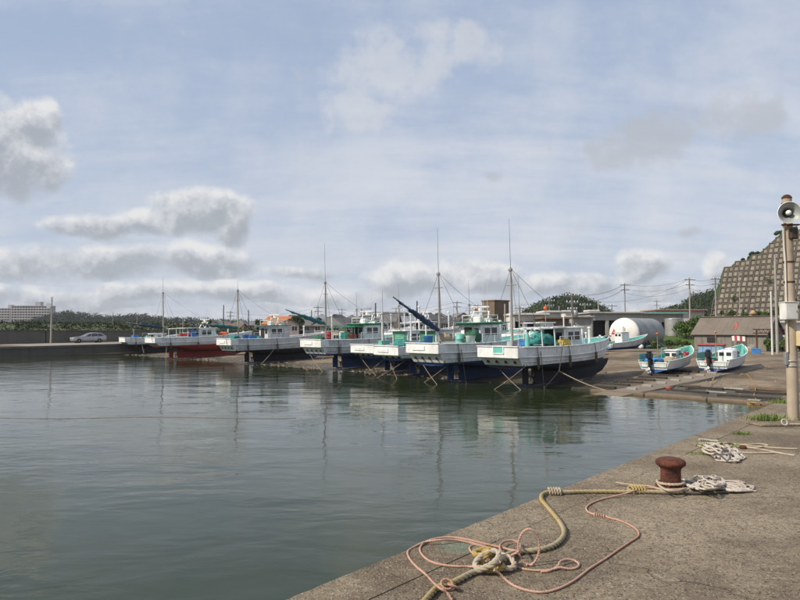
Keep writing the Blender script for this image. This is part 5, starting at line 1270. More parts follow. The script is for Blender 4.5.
for k, (px, py, Y, near) in enumerate(((305, 315.5, 150, 'behind the dark garden tree at the tip of the teal sail'), (322, 314.5, 155, 'just left of the mast with the teal sail'), (338, 315, 150, 'just right of the mast with the teal sail'), (352, 315.5, 145, 'left of the dark hipped roof'), (376, 312.5, 140, 'behind the dark bare timber pole'), (393, 313, 138, 'above the white post of the pale green shutter boat'), (409, 313.5, 145, 'left of the dark bare pole behind the blue sail'), (423, 312.5, 150, 'right of the dark bare pole behind the blue sail'), (440, 313.5, 140, 'just right of the mast with the steep blue sail'), (459, 313.5, 135, 'behind the far pole above the radar arch'), (467, 315.5, 120, 'left of the turquoise-walled house'), (272, 318, 150, 'left of the orange-roofed house'), (257, 319.5, 160, 'behind the radar arch of the grey boat'), (241, 320.5, 165, 'just right of the mast of the grey boat'), (222, 321.5, 180, 'left of the mast of the grey boat'))):
    c_ = rnd.randrange(6); house('%s back-row house %s' % (adj[c_], near), px, Y, py, rnd.uniform(4.2, 5.8), 6, rnd.choice(('gable', 'hip', 'front')), rnd.uniform(-.3, .3), shades[c_], rnd.choice(rfs), 3, zb=LAND)
# ---- brown block with ivy
c = ptat(495.5, 100, LAND); tp = at(495, 301.5, 100).z - LAND
BB = thing('brown_block', 'tall windowless brown concrete block with ivy at its foot', 'building', c, (0, 0, UANG-math.pi/2-.1), None)
M['brownwall'] = pmat('stained brown wall', (.155,.115,.08), .9, grime=.55, gcol=(.06,.05,.035), scale=.35)
for k in range(3):
    for (cx, cy, dx, dy) in ((0, -1.35, 2.7, .3), (1.2, 0, .3, 2.4), (0, 1.35, 2.7, .3), (-1.2, 0, .3, 2.4)):
        obj('wall_panel', MB().cbox((cx, cy, tp*(k+.5)/3), (dx, dy, tp/3-.02), .03), M['brownwall'], BB)
obj('roof_slab', MB().cbox((0, 0, tp+.08), (3.0, 3.2, .2), .04), M['brownwall'], BB)
leafy(BB, 'ivy', [((-1.5, -1.2, 2.6), 1.0), ((-1.5, -.4, 3.4), .8), ((-.3, -1.7, 2.5), .9), ((-1.5, .4, 2.2), 1.0)], .16, 170, M['foliage'], 61)
# ---- low harbour buildings
def flat_building(label, name, pxl, pxr, Y, top_py, depth, mat, holes=(), zb=LAND, roofmat=None, over=.25, thick=.22, yaw=0.):
    a, b = ptat(pxl, Y, zb), ptat(pxr, Y, zb); w_ = b.x-a.x; h_ = at((pxl+pxr)/2, top_py, Y).z-zb
    r = thing(name, label, 'building', (a+b)/2, (0, 0, yaw)); 
    # wall pieces between openings (openings are real recesses)
    xs = [0.]; 
    for (h0, h1, z0, z1) in holes: xs += [h0*w_, h1*w_]
    xs.append(w_); m = MB()
    for i in range(0, len(xs), 2):
        if xs[i+1]-xs[i] > .02: m.box(((xs[i]+xs[i+1])/2-w_/2, .15, h_/2), (xs[i+1]-xs[i], .3, h_))
    for (h0, h1, z0, z1) in holes:
        x = (h0+h1)/2*w_-w_/2; wd = (h1-h0)*w_
        if z0 > .02: m.box((x, .15, z0*h_/2), (wd, .3, z0*h_))
        if z1 < .98: m.box((x, .15, (1+z1)/2*h_), (wd, .3, (1-z1)*h_))
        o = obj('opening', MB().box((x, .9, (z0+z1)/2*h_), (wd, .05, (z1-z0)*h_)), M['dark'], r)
    m.box((-w_/2+.15, depth/2+.3, h_/2), (.3, depth, h_)).box((w_/2-.15, depth/2+.3, h_/2), (.3, depth, h_)).box((0, depth+.3, h_/2), (w_, .3, h_))
    obj('wall', m, M[mat], r); obj('roof', MB().cbox((0, depth/2, h_+thick/2), (w_+2*over, depth+2*over+.4, thick), .03), M[roofmat or mat], r)
    for k in range(max(2, int(w_/3))):
        obj('pilaster', MB().box((-w_/2+.1+k*(w_-.2)/max(1, int(w_/3)-1), -.04, h_/2), (.2, .1, h_)), M[mat], r)
    return r
M['whitewall'] = pmat('white rendered wall', (.60,.59,.56), .8, grime=.4, gcol=(.30,.27,.22), scale=.5)
M['greywall'] = pmat('grey rendered wall', (.36,.35,.33), .85, grime=.45, gcol=(.17,.15,.13), scale=.5)
flat_building('long white flat-roofed harbour building behind the black-bottomed boat', 'harbour_building', 513, 547, 78, 315.0, 5, 'whitewall', ((.05, .28, .0, .8), (.36, .60, .0, .8), (.68, .92, .0, .8)))
flat_building('white roof-top hut above the brown corrugated store', 'harbour_building', 545, 561, 84, 312.5, 4, 'whitewall', ((.3, .6, .55, .8),))
flat_building('brown corrugated store right of the white harbour building', 'harbour_store', 543, 569, 74, 319.0, 5, 'brownwall', ((.15, .5, 0, .5),))
flat_building('grey windowless store below the wooded hill', 'harbour_store', 572, 592, 86, 317.5, 6, 'greywall', ((.1, .5, 0, .35),))
flat_building('open-fronted grey store left of the white tank end', 'harbour_store', 590, 642, 90, 313.5, 7, 'greywall', ((.06, .30, 0, .78), (.36, .6, 0, .78), (.66, .92, 0, .78)))
flat_building('small blue and white hut on the flat roof left of the tank', 'roof_hut', 590, 597, 92, 311.5, 2, 'whitewall', ((.1, .9, .1, .5),), zb=at(594, 314.5, 92).z)
flat_building('pale two-storey block with rooftop plant behind the white posts', 'harbour_building', 565, 573, 88, 312.0, 4, 'whitewall', ((.3, .7, .6, .8),))
flat_building('long low building with turquoise roof behind the tanks', 'long_building', 640, 683, 120, 313.8, 6, 'greywall', ((.1, .3, .2, .7), (.5, .8, .2, .7)), roofmat='turq', over=.6)
M['pinkroof'] = pmat('faded pink roof edge', (.42,.22,.19), .7, grime=.3)
flat_building('pale building with pink roof edge left of the lattice wall', 'long_building', 656, 704, 135, 310.5, 7, 'whitewall', ((.75, .85, .3, .7), (.9, .97, .3, .7)), roofmat='pinkroof', over=.5)
flat_building('low white wall building at the far right behind the loudspeaker pole', 'harbour_building', 772, 812, 78, 323.0, 4, 'whitewall', ((.35, .5, .3, .8),))
# ---- apartment blocks far on the left
def apartments(label, pxl, pxr, Y, top_py, floors, bays, tower=None):
    a, b = ptat(pxl, Y, 2), ptat(pxr, Y, 2); w_ = b.x-a.x; h_ = at(pxl, top_py, Y).z-2; fh = h_/floors; bwid = w_/bays
    r = thing('apartment_block', label, 'building', (a+b)/2, (0, 0, .0), 'apartment blocks'); M['apt'] = pmat('apartment concrete', (.40,.38,.38), .85, grime=.2, scale=.05, spec=.2)
    obj('wall', MB().box((0, 6, h_/2), (w_, 10, h_)), M['apt'], r)
    for f in range(floors):
        obj('balcony', MB().box((0, -.3, f*fh+.5), (w_, 2.6, 1.15)), M['apt'], r)
    for k in range(bays+1): obj('fin', MB().box((-w_/2+k*bwid, -.25, h_/2), (.5, 2.5, h_+.02)), M['apt'], r)
    obj('roof_slab', MB().box((0, 4.8, h_+.3), (w_+.6, 13, .6)), M['apt'], r)
    wme = mesh_of('window', MB().box((0, 0, 0), (bwid*.7, .1, fh*.5))); wme.materials.append(pmat('apartment glass', (.15,.155,.17), .4, grime=0))
    for f in range(floors):
        for k in range(bays):
            o = bpy.data.objects.new('window', wme); COL.objects.link(o); o.parent = r; o.location = (-w_/2+(k+.5)*bwid, .93, (f+.70)*fh)
    if tower:
        tx, tw, th = tower; obj('lift_tower', MB().cbox((tx*w_-w_/2, 6, h_+th/2), (tw, 6, th), .2), M['apt'], r)
        obj('aerial', MB().bar((tx*w_-w_/2-2, 6, h_+th), (tx*w_-w_/2-2, 6, h_+th+4), .12, n=5), M['apt'], r)
apartments('wide grey apartment block right of its lower neighbour', 12, 50, 700, 306.3, 10, 14, (.63, 6, 5))
apartments('lower beige apartment block cut by the left edge', -30, 10.5, 740, 308.7, 9, 14, (.93, 4, 4.5))

# ================================================================== POLES AND WIRES
PT = {}
def upole(key, px, top_py, Y, label, arms=2, trafo=False, lamp=0, r0=.15, zb=None, mat='pole', spk=False):
    zb = LAND if zb is None else zb; b = ptat(px, Y, zb); h_ = at(px, top_py, Y).z-zb
    r = thing('utility_pole' if arms or trafo else 'harbour_pole', label, 'pole', b, (0, 0, .25), 'poles around the harbour')
    obj('shaft', MB().bar((0, 0, -.2), (0, 0, h_), r0, r0*.62, n=10), M[mat], r)
    for k in range(arms):
        z = h_-.35-k*.85; ao = obj('cross_arm', MB().box((0, -.12, z), (1.9-.3*k, .10, .11)), M['steel'], r)
        for x in (-.85, -.35, .35, .85): obj('insulator', MB().lathe([(.03, 0), (.07, .05), (.07, .13), (.03, .2)], (x*(1-.15*k), -.12, z+.05), 8), M['trimwhite'], ao)
    if trafo:
        to = obj('transformer', MB().lathe([(.24, 0), (.28, .04), (.28, .75), (.2, .85)], (.45, -.1, h_-3.0), 14), M['steel'], r); obj('bracket', MB().box((.2, -.1, h_-2.6), (.5, .08, .08)), M['steel'], to)
    if lamp:
        lo = obj('lamp_arm', MB().tube([(0, 0, h_-.25), (lamp*.5, 0, h_-.05), (lamp*1.1, 0, h_)], .035, 6), M['steel'], r); obj('lamp_head', MB().cbox((lamp*1.3, 0, h_-.02), (.6, .26, .14), .05), M['steel'], lo)
    if spk:
        obj('loudspeaker', MB().lathe([(.36, -.45), (.30, -.30), (.14, .0), (.10, .12)], (-.25, -.1, h_-1.2), 14, 'y'), M['trimwhite'], r)
    PT[key] = b+Vector((0, 0, h_)); return r
upole('a', 51.5, 297, at_v_px(51.5, 89.2)[0].y, 'concrete pole with small loudspeaker on the pier at far left', 0, spk=True, r0=.13, zb=1.3)
upole('b', 572, 293, 82, 'utility pole with crowded cross-arms behind the white posts', 3, True)
upole('c', 598.5, 300, 93, 'street lamp pole with lamp head to the left, before the wooded hill', 0, lamp=-1, r0=.12)
upole('d', 549.5, 299, 110, 'utility pole left of the wooded hill', 2)
upole('e', 625, 283, 112, 'tall utility pole behind the white tank', 2)
upole('f', 690, 277.5, 104, 'tall utility pole with transformer right of the tanks', 2, True)
upole('g', 716, 277, 108, 'utility pole standing before the left edge of the lattice wall', 2)
upole('h', 417, 301, 84, 'dark bare pole behind the steep dark blue sail', 0, mat='darkconc', r0=.14)
upole('i', 375.5, 303, 66, 'dark bare timber pole left of the pale green shutter', 0, mat='darkconc', r0=.11)
upole('j', 457, 301, 130, 'far utility pole above the radar arch', 2)
upole('k', 223.5, 305, 120, 'dark bare pole left of the mast of the grey boat', 0, mat='darkconc', r0=.14)
upole('l', 230.5, 311, 150, 'far utility pole just left of the mast of the grey boat', 2)
upole('m', 248.5, 310, 120, 'dark bare pole right of the mast of the grey boat', 0, mat='darkconc', r0=.13)
upole('n', 311.5, 310, 120, 'dark bare pole above the teal furled sail', 0, mat='darkconc', r0=.14)
upole('o', 318, 306, 140, 'far utility pole left of the tall mast with teal sail', 2)
upole('p', 361, 308.5, 100, 'lamp pole with wide head behind the dark hipped roof', 0, lamp=1, r0=.1)
upole('q', 776.5, 255, 54, 'slim pale concrete pole before the lattice wall, right of the shed', 0, r0=.13)
upole('r', 771.5, 291, 52, 'shorter pale pole beside the slim concrete pole', 0, r0=.09, mat='whitewall')
upole('s', 740, 272, 100, 'thin pole before the middle of the lattice wall', 0, lamp=.4, r0=.07)
upole('t', 505, 304, 72, 'yellowish pole just right of the brown block', 0, r0=.13)
upole('u', 183, 317, 100, 'thin pole at the arch of the red-bottomed boat', 0, r0=.07)
upole('v', 113, 312, 130, 'thin pale pole beyond the seawall right of the car', 0, r0=.08)
upole('w', 137, 316, 120, 'thin pole left of the red-bottomed boat', 0, r0=.07)
upole('x', 534, 305, 95, 'thin dark pole left of the wooded hill', 0, r0=.09, mat='darkconc')
upole('y', 559, 306, 90, 'thin pole above the brown corrugated store', 0, r0=.09)
upole('z', 197, 318, 140, 'far thin pole over the red-bottomed boat', 1, r0=.09)
for (px, py, Y, lb, ar) in ((478, 304, 125, 'utility pole just left of the brown block', 2), (520, 306, 105, 'thin pole right of the mast of the black-bottomed boat', 1), (585, 303, 100, 'utility pole above the grey windowless store', 1), (612, 304, 120, 'thin pole left of the tall pole behind the tank', 1), (438.5, 308, 150, 'far utility pole behind the mast with the steep sail', 2), (342, 308, 150, 'far utility pole right of the mast with the teal sail', 2), (396, 307, 140, 'far utility pole above the dark green shutter', 2), (657, 300, 150, 'far utility pole above the turquoise roof', 2)):
    upole('n%d' % px, px, py, Y, lb, ar, r0=.11)
def wire(a, b, n, sag, label, r=.02):
    a, b = Vector(a), Vector(b); o = thing('power_line', label, 'wire', a, (0, 0, 0), 'overhead wires')
    for k in range(n):
        off = Vector((0, 0, -.2-.75*k)); pts = [a.lerp(b, t/16)+off-Vector((0, 0, sag*(1+.15*k)*4*(t/16)*(1-t/16)))-a for t in range(17)]
        obj('cable', MB().tube(pts, r, 4), M['wire'], o)
wire(PT['b'], PT['e'], 2, .7, 'pair of wires from the crowded pole to the pole behind the tank', .028)
wire(PT['e'], PT['f'], 3, .7, 'wires from the pole behind the tank to the transformer pole', .022)
wire(PT['f'], PT['g'], 3, .4, 'wires from the transformer pole to the pole before the lattice wall', .02)
wire(PT['g'], ptat(900, 100, 11), 3, .8, 'wires running off to the right before the lattice wall', .02)
wire(PT['d'], PT['b'], 2, .5, 'wires reaching the crowded pole from the left', .02)
wire(PT['j'], PT['d'], 2, 1.0, 'wires above the brown block', .022)
wire(PT['o'], PT['j'], 2, 1.5, 'far wires above the town', .022)
wire(PT['l'], PT['o'], 2, 1.2, 'far wires above the orange-roofed house', .022)
wire(PT['f'], PT['c'], 1, 1.2, 'single wire sloping down to the street lamp pole', .02)
# ---- garden trees in the town
tree(297.5, 113, LAND, 4.6, 2.2, 'dark garden tree at the tip of the teal furled sail', 71, 'foliage_dark', .2, 150)
tree(318.5, 112, LAND, 4.3, 1.8, 'dark garden tree left of the beige house', 72, 'foliage_dark', .2, 150)
tree(206, 140, LAND, 4.6, 2.0, 'lone round tree right of the radar arch of the red-bottomed boat', 73, 'foliage', .24, 150)
tree(382, 88, LAND, 2.6, 2.2, 'green garden tree above the pale green shutter', 74, 'foliage', .2, 150)
tree(371, 84, LAND, 2.9, 1.8, 'green garden tree below the dark hipped roof', 75, 'foliage', .2, 150)
tree(261, 130, LAND, 4.2, 2.0, 'garden tree behind the cabin of the grey boat', 76, 'foliage_dark', .22, 130)
tree(492, 93, LAND, 4.0, 2.0, 'light green tree before the brown block', 77, 'foliage', .2, 150)

# ================================================================== CAR
def car(label, loc, ang):
    r = thing('car', label, 'car', loc, (0, 0, ang)); paint = pmat('silver car paint', (.36,.38,.41), .28, .5, grime=.1)
    # x from nose 0 to tail 4.5; rings: sill, side, belt, roof
    st = [(0,.42,.60,.60,.60,.55),(.08,.30,.66,.70,.70,.72),(.5,.24,.72,.82,.82,.82),(1.15,.22,.76,.88,.89,.86),(1.45,.22,.78,.92,.95,.87),(2.25,.22,.80,.94,1.36,.88),(2.7,.22,.80,.95,1.43,.88),(3.4,.22,.80,.96,1.42,.88),(3.95,.24,.80,.97,1.33,.87),(4.36,.28,.78,.97,1.02,.84),(4.46,.34,.74,.98,1.02,.78),(4.5,.42,.70,.90,.90,.70)]
    m = MB(); P = []
    for (x, z0, z1, z2, z3, w_) in st:
        wr = w_ if z3 < z2+.06 else w_-.22*min(1, (z3-z2)/.5)
        half = [(w_*.93, z0), (w_, (z0+z1)/2), (w_, z1), (w_*.97, z2), (wr, z3-.03*(z3 > 1.2)), (wr*.6, z3+.02)]
        P += [(x, y, z) for y, z in half] + [(x, -y, z) for y, z in reversed(half)]
    n = 12
    m.add(P, [(i*n+k, i*n+(k+1) % n, (i+1)*n+(k+1) % n, (i+1)*n+k) for i in range(len(st)-1) for k in range(n)], True); m.add(P, [tuple(reversed(range(n))), tuple(range((len(st)-1)*n, len(st)*n))])
    body = obj('body', m, paint, r)
    for sg in (1, -1):
        for q in (((1.70, .88, .96), (2.35, .90, .97), (2.42, .72, 1.33), (2.22, .72, 1.30)), ((2.42, .90, .97), (3.25, .90, .98), (3.25, .72, 1.36), (2.49, .72, 1.35)), ((3.33, .90, .98), (4.05, .88, 1.0), (3.82, .73, 1.28), (3.33, .72, 1.36))):
            obj('side_window', MB().add([(x, sg*(y+.015), z) for x, y, z in q], [(0,1,2,3)]), M['glass'], body)
        obj('headlight', MB().cbox((.14, sg*.56, .68), (.26, .30, .16), .05), pmat('headlight lens', (.8,.82,.85), .15, spec=.8, grime=0), r)
        obj('tail_light', MB().cbox((4.42, sg*.62, .88), (.12, .22, .26), .04), M['redp'], r)
        for x in (.85, 3.5):
            w_ = obj('tyre', MB().lathe([(.20, -.10), (.29, -.10), (.32, -.06), (.32, .06), (.29, .10), (.20, .10)], (x, sg*.80, .32), 20, 'y'), M['black'], r)
            obj('rim', MB().lathe([(.06, -.105), (.19, -.08), (.20, .0), (.20, .09), (.06, .105)], (x, sg*.80, .32), 16, 'y'), M['steel'], w_)
        obj('door_mirror', MB().cbox((1.65, sg*.96, 1.02), (.12, .18, .13), .03), paint, body)
    obj('windscreen', MB().add([(1.53, .72, 1.005), (1.53, -.72, 1.005), (2.20, -.60, 1.355), (2.20, .60, 1.355)], [(0,1,2,3)]), M['glass'], body)
    obj('rear_window', MB().add([(4.40, .66, 1.01), (4.40, -.66, 1.01), (4.06, -.60, 1.29), (4.06, .60, 1.29)], [(0,3,2,1)]), M['glass'], body)
    return r
def pier_pt(px, v):
    q, u = at_v_px(px, v); q.z = lerp(pz(u), 1.3, (v-PIERV)/(140-PIERV))+.005; return q
cp = pier_pt(71.5, 87.6); car('silver hatchback parked on the pier facing left', cp, UANG-.03)
bp = pier_pt(103.5, 87.8); single('bollard_post', MB().lathe([(.09, 0), (.09, .85), (.11, .88), (.11, .95), (.03, .99)], n=12), M['trimwhite'], 'short white post on the pier behind the silver car', 'post', None, bp)

# ================================================================== FOREGROUND: loudspeaker pole
QZ = 1.4
pb = gp(793.5, 420, QZ)
LP = thing('loudspeaker_pole', 'weathered concrete pole with a grey horn loudspeaker at the quay edge', 'pole', pb)
M['polecon'] = pmat('stained concrete pole', (.40,.33,.25), .85, grime=.55, gcol=(.16,.105,.06), scale=2.2, rust=.25, bump=.006, bscale=40)
hP = at(793, 199, pb.y).z - QZ
obj('shaft', MB().tube([(0, 0, -.05), (0, 0, hP*.25), (-.004, 0, hP*.5), (-.008, 0, hP*.75), (-.012, 0, hP)], [.098, .094, .090, .086, .082], 20), M['polecon'], LP)
obj('pole_cap', MB().lathe([(.085, 0), (.088, .03), (.05, .07), (.02, .08)], (-.012, 0, hP), 16), M['rust'], LP)
for (py, r_) in ((361, .097), (366, .097), (262, .092), (282, .092), (204, .088)):
    z = at(793, py, pb.y).z-QZ; bd = MB().lathe([(r_, -.014), (r_+.006, -.012), (r_+.006, .012), (r_, .014)], (-.006, 0, z), 20); bd.cbox((-.1, -.02, z), (.05, .03, .03), .006); obj('strap', bd, M['steel'] if py > 300 else M['rust'], LP)
# horn
sc = at(789.3, 212.5, pb.y-.28) - pb; hd = (Vector((-.28, -1, -.10))).normalized()
M['horn'] = pmat('grey horn enamel', (.30,.32,.31), .45, .1, grime=.3, gcol=(.16,.14,.11), scale=5, streak=False, rust=.12)
def lathe_dir(prof, c, d, n=32, cap=True):
    m = MB().lathe(prof, n=n, cap=cap); q = Vector(d).to_track_quat('Z', 'Y'); m.v = [tuple(q @ Vector(v) + Vector(c)) for v in m.v]; return m
horn = MB(); pr = [(.060, -.30), (.066, -.20), (.085, -.12), (.125, -.05), (.172, -.006), (.188, .004), (.190, .012), (.183, .014), (.168, .0), (.120, -.04), (.080, -.11), (.058, -.19), (.052, -.26)]
ho = obj('horn_loudspeaker', lathe_dir(pr, sc, hd, cap=False), M['horn'], LP)
obj('horn_rim', lathe_dir([(.184, .0), (.194, .0), (.197, .010), (.192, .018), (.184, .016), (.184, .0)], sc, hd, cap=False), M['trimwhite'], ho)
obj('reflex_bulb', lathe_dir([(.005, -.24), (.030, -.2), (.044, -.08), (.046, -.03), (.038, .0), (.015, .012), (.003, .014)], sc, hd, 20), M['trimwhite'], ho)
obj('driver_unit', lathe_dir([(.03, -.42), (.07, -.41), (.075, -.30), (.06, -.27)], sc, hd, 18), M['steel'], ho)
br = MB().tube([sc-hd*.26+Vector((0, 0, -.05)), sc-hd*.26+Vector((0, 0, -.17)), Vector((-.01, -.08, sc.z-.19))], .014, 6); br.box((-.02, -.09, sc.z-.19), (.30, .03, .03)); obj('bracket', br, M['rust'], ho)
sb_ = MB().bar((.05, -.06, sc.z-.19), (.42, -.10, sc.z-.17), .012, n=6).bar((.42, -.10, sc.z-.17), (.42, -.10, sc.z-.10), .012, n=6); obj('side_bracket', sb_, M['rust'], LP)
# dark junction box under the horn
z0 = at(791, 229, pb.y).z-QZ; z1 = at(791, 240, pb.y).z-QZ
jb = obj('junction_box', MB().cbox((.015, -.125, (z0+z1)/2), (.135, .09, z0-z1), .012), pmat('burnt brown box', (.05,.035,.025), .7, rust=.5), LP)
obj('box_lid', MB().cbox((.015, -.174, (z0+z1)/2), (.115, .012, (z0-z1)*.86), .004), MATS['burnt brown box'], jb)
# conduit down the left side
zt, zb_ = at(786, 223, pb.y).z-QZ, at(786, 352, pb.y).z-QZ
obj('conduit', MB().tube([(-.06, -.05, zt+.12), (-.13, -.06, zt), (-.125, -.06, lerp(zt, zb_, .15)), (-.105, -.06, lerp(zt, zb_, .3)), (-.105, -.06, zb_)], .014, 8), pmat('white conduit', (.62,.60,.55), .5, grime=.4), LP)
# cabinets
z0, z1 = at(787, 303, pb.y).z-QZ, at(787, 320, pb.y).z-QZ; xx = at(786, 311, pb.y).x-pb.x
M['cabwhite'] = pmat('white steel cabinet', (.66,.66,.63), .45, grime=.25, gcol=(.35,.28,.2), scale=4, rust=.1)
cb = obj('white_cabinet', MB().cbox((xx-.01, -.10, (z0+z1)/2), (.235, .19, z0-z1), .010), M['cabwhite'], LP)
obj('cabinet_door', MB().cbox((xx-.01, -.2, (z0+z1)/2), (.205, .012, (z0-z1)*.90), .004), M['cabwhite'], cb); obj('drip_roof', MB().cbox((xx-.01, -.105, z0+.008), (.255, .215, .016), .005), M['cabwhite'], cb)
obj('lock', MB().cbox((xx+.07, -.21, (z0+z1)/2), (.02, .015, .04), .004), M['steel'], cb)
z0, z1 = at(797, 331, pb.y).z-QZ, at(797, 346, pb.y).z-QZ; xx = at(799, 338, pb.y).x-pb.x
cb = obj('cream_cabinet', MB().cbox((xx+.03, -.12, (z0+z1)/2), (.27, .18, z0-z1), .010), pmat('cream steel cabinet', (.58,.48,.28), .5, grime=.25, scale=4, rust=.1), LP)
obj('cabinet_door', MB().cbox((xx+.03, -.215, (z0+z1)/2), (.235, .012, (z0-z1)*.88), .004), MATS['cream steel cabinet'], cb); obj('lock', MB().cbox((xx-.06, -.225, (z0+z1)/2), (.02, .015, .035), .004), M['steel'], cb)
z0, z1 = at(788, 352, pb.y).z-QZ, at(788, 365, pb.y).z-QZ
obj('switch_box', MB().cbox((-.115, -.02, (z0+z1)/2), (.06, .08, z0-z1), .008), M['steel'], LP)
# low concrete plinth by the pole
c = gp(786, 426, QZ); pl = single('concrete_plinth', MB().cbox((0, 0, .018), (1.25, .40, .036), .012), MQ, 'thin concrete plinth slab at the foot of the loudspeaker pole', 'slab', None, (c.x+.12, c.y+.15, QZ), (0, 0, .10))

# ================================================================== BOLLARD
bl = gp(671, 487, QZ)
prof = [(.155, 0), (.155, .018), (.125, .025), (.108, .04), (.100, .09), (.098, .16), (.102, .19), (.122, .212), (.143, .228), (.150, .25), (.142, .272), (.113, .29), (.066, .300), (.01, .302)]
BO = thing('mooring_bollard', 'rusty iron mushroom bollard near the quay edge', 'bollard', bl)
obj('base_flange', MB().lathe(prof[:3]+[(.09, .03)], n=32), M['rust'], BO); obj('post', MB().lathe([(.108, .03)]+prof[4:8], n=36), M['rust'], BO); obj('mushroom_head', MB().lathe([(.10, .20)]+prof[7:], n=36), M['rust'], BO)
for k in range(6):
    a = k*1.047; obj('bolt', MB().lathe([(.014, .018), (.014, .034), (.008, .036)], (.138*math.cos(a), .138*math.sin(a), 0), 6), M['rust'], BO)

# ================================================================== ROPES ON THE QUAY
def catmull(P, step):
    P = [Vector(p) for p in P]; P = [P[0]*2-P[1]] + P + [P[-1]*2-P[-2]]; out = []
    for i in range(1, len(P)-2):
        a, b, c, d = P[i-1], P[i], P[i+1], P[i+2]; n = max(2, int((c-b).length/step))
        for k in range(n):
            t = k/n; out.append(.5*((2*b)+(c-a)*t+(2*a-5*b+4*c-d)*t*t+(3*b-a-3*c+d)*t**3))
    out.append(P[-2]); return out
def rope_mesh(m, pts, r, strands=3, n=6, lay=None, step=None):
    lay = lay or r*6.5; step = step or r*.55; pts = catmull(pts, step); a = None; s = 0; rings = [[] for _ in range(strands)]; sr = r*(.56 if strands == 3 else .5)
    for i, p in enumerate(pts):
        t = (pts[min(i+1, len(pts)-1)]-pts[max(0, i-1)]); t = t.normalized() if t.length > 1e-9 else Vector((1, 0, 0))
        if a is None: a = t.orthogonal().normalized()
        a = a-t*a.dot(t); a = a.normalized() if a.length > 1e-6 else t.orthogonal().normalized(); b = t.cross(a)
        if i: s += (p-pts[i-1]).length
        for k in range(strands):
            w = s/lay*6.283+k*6.283/strands; c = p+(a*math.cos(w)+b*math.sin(w))*(r-sr)
            for q in range(n): z = q*6.283/n; rings[k].append(c+(a*math.cos(z)+b*math.sin(z))*sr)
    N = len(pts)
    for rg in rings:
        m.add(rg, [(i*n+q, i*n+(q+1) % n, (i+1)*n+(q+1) % n, (i+1)*n+q) for i in range(N-1) for q in range(n)], True)
        m.add(rg, [tuple(reversed(range(n))), tuple(range((N-1)*n, N*n))])
    return m
def ropemat(name, c1, c2, c3, scale=1.2):
    m = bpy.data.materials.new(name); m.use_nodes = True; T = NT(m.node_tree); b = T.n['Principled BSDF']; geo = T.new('ShaderNodeNewGeometry'); P = geo.outputs['Position']
    c = T.mix(T.ss(T.noise(P, scale, 3, .55), .38, .64), c1, c2); c = T.mix(T.m('MULTIPLY', T.ss(T.noise(P, 18, 5, .65), .45, .75), .55), c, c3)
    T.l.new(c, b.inputs['Base Color']); b.inputs['Roughness'].default_value = .9; b.inputs['Specular IOR Level'].default_value = .15
    bn = T.new('ShaderNodeBump'); bn.inputs['Distance'].default_value = .004; T.l.new(T.noise(P, 320, 4, .7), bn.inputs['Height']); T.l.new(bn.outputs[0], b.inputs['Normal']); return m
M['haw'] = ropemat('old beige hawser', (.40,.35,.25), (.40,.30,.12), (.20,.165,.10)); M['pinkrope'] = ropemat('faded pink rope', (.56,.36,.28), (.50,.29,.21), (.30,.18,.13)); M['whiterope'] = ropemat('bleached white rope', (.56,.51,.46), (.46,.40,.34), (.26,.21,.17)); M['yelrope'] = ropemat('yellowed rope', (.42,.31,.11), (.46,.38,.22), (.26,.18,.06)); M['lightrope'] = ropemat('bleached fawn rope', (.50,.43,.33), (.42,.34,.24), (.24,.19,.13))
def qpts(L_, r): return [gp(p[0], p[1], QZ+r+(p[2] if len(p) > 2 else 0)) for p in L_]
# thick hawser from the bollard to the bottom of the picture
R1 = .0215
ring = [bl+Vector((.128*math.cos(a), .128*math.sin(a), .035+.02*k/14)) for k, a in enumerate([-.6+i*.45 for i in range(15)])]
haw = thing('hawser', 'thick beige hawser from the bollard round to the bottom of the picture', 'rope', (0, 0, 0))
path = qpts([(690, 491.5), (671, 492.3), (655, 491.8), (640, 491.6), (625, 491.8), (605, 491.5), (585, 491.6), (568, 492, .006), (556, 491.6, .012), (548, 492, .006), (542.5, 494.5), (541.5, 499), (546, 505), (553, 513), (560, 522), (564, 530), (563, 537), (556, 544), (545, 548.5), (533, 550.5), (520, 551.5), (510, 554, .02), (501, 559, .05), (494, 564, .06), (485, 568, .03), (474, 572), (464, 577), (454, 582), (445, 585.5), (437, 588), (430, 595), (423, 603), (415, 612), (405, 625)], R1)
obj('rope_run', rope_mesh(MB(), path, R1), M['haw'], haw)
obj('turn_round_bollard', rope_mesh(MB(), ring, .016), M['lightrope'], haw)
def whip(ctr, d, r_, n, rr):      # turns of seizing round a rope
    d = Vector(d).normalized(); a = d.orthogonal().normalized(); b = d.cross(a); k_ = n*10
    return [Vector(ctr)+d*((i/k_-.5)*n*rr*2.1)+(a*math.cos(i*.628)+b*math.sin(i*.628))*r_ for i in range(k_+1)]
c1 = gp(555, 491.6, QZ+R1+.01); dirx = gp(562, 491.8, QZ)-gp(548, 491.6, QZ)
obj('splice_knot', rope_mesh(MB(), whip(c1, dirx, R1+.012, 5, .012), .012, n=5), M['lightrope'], haw)
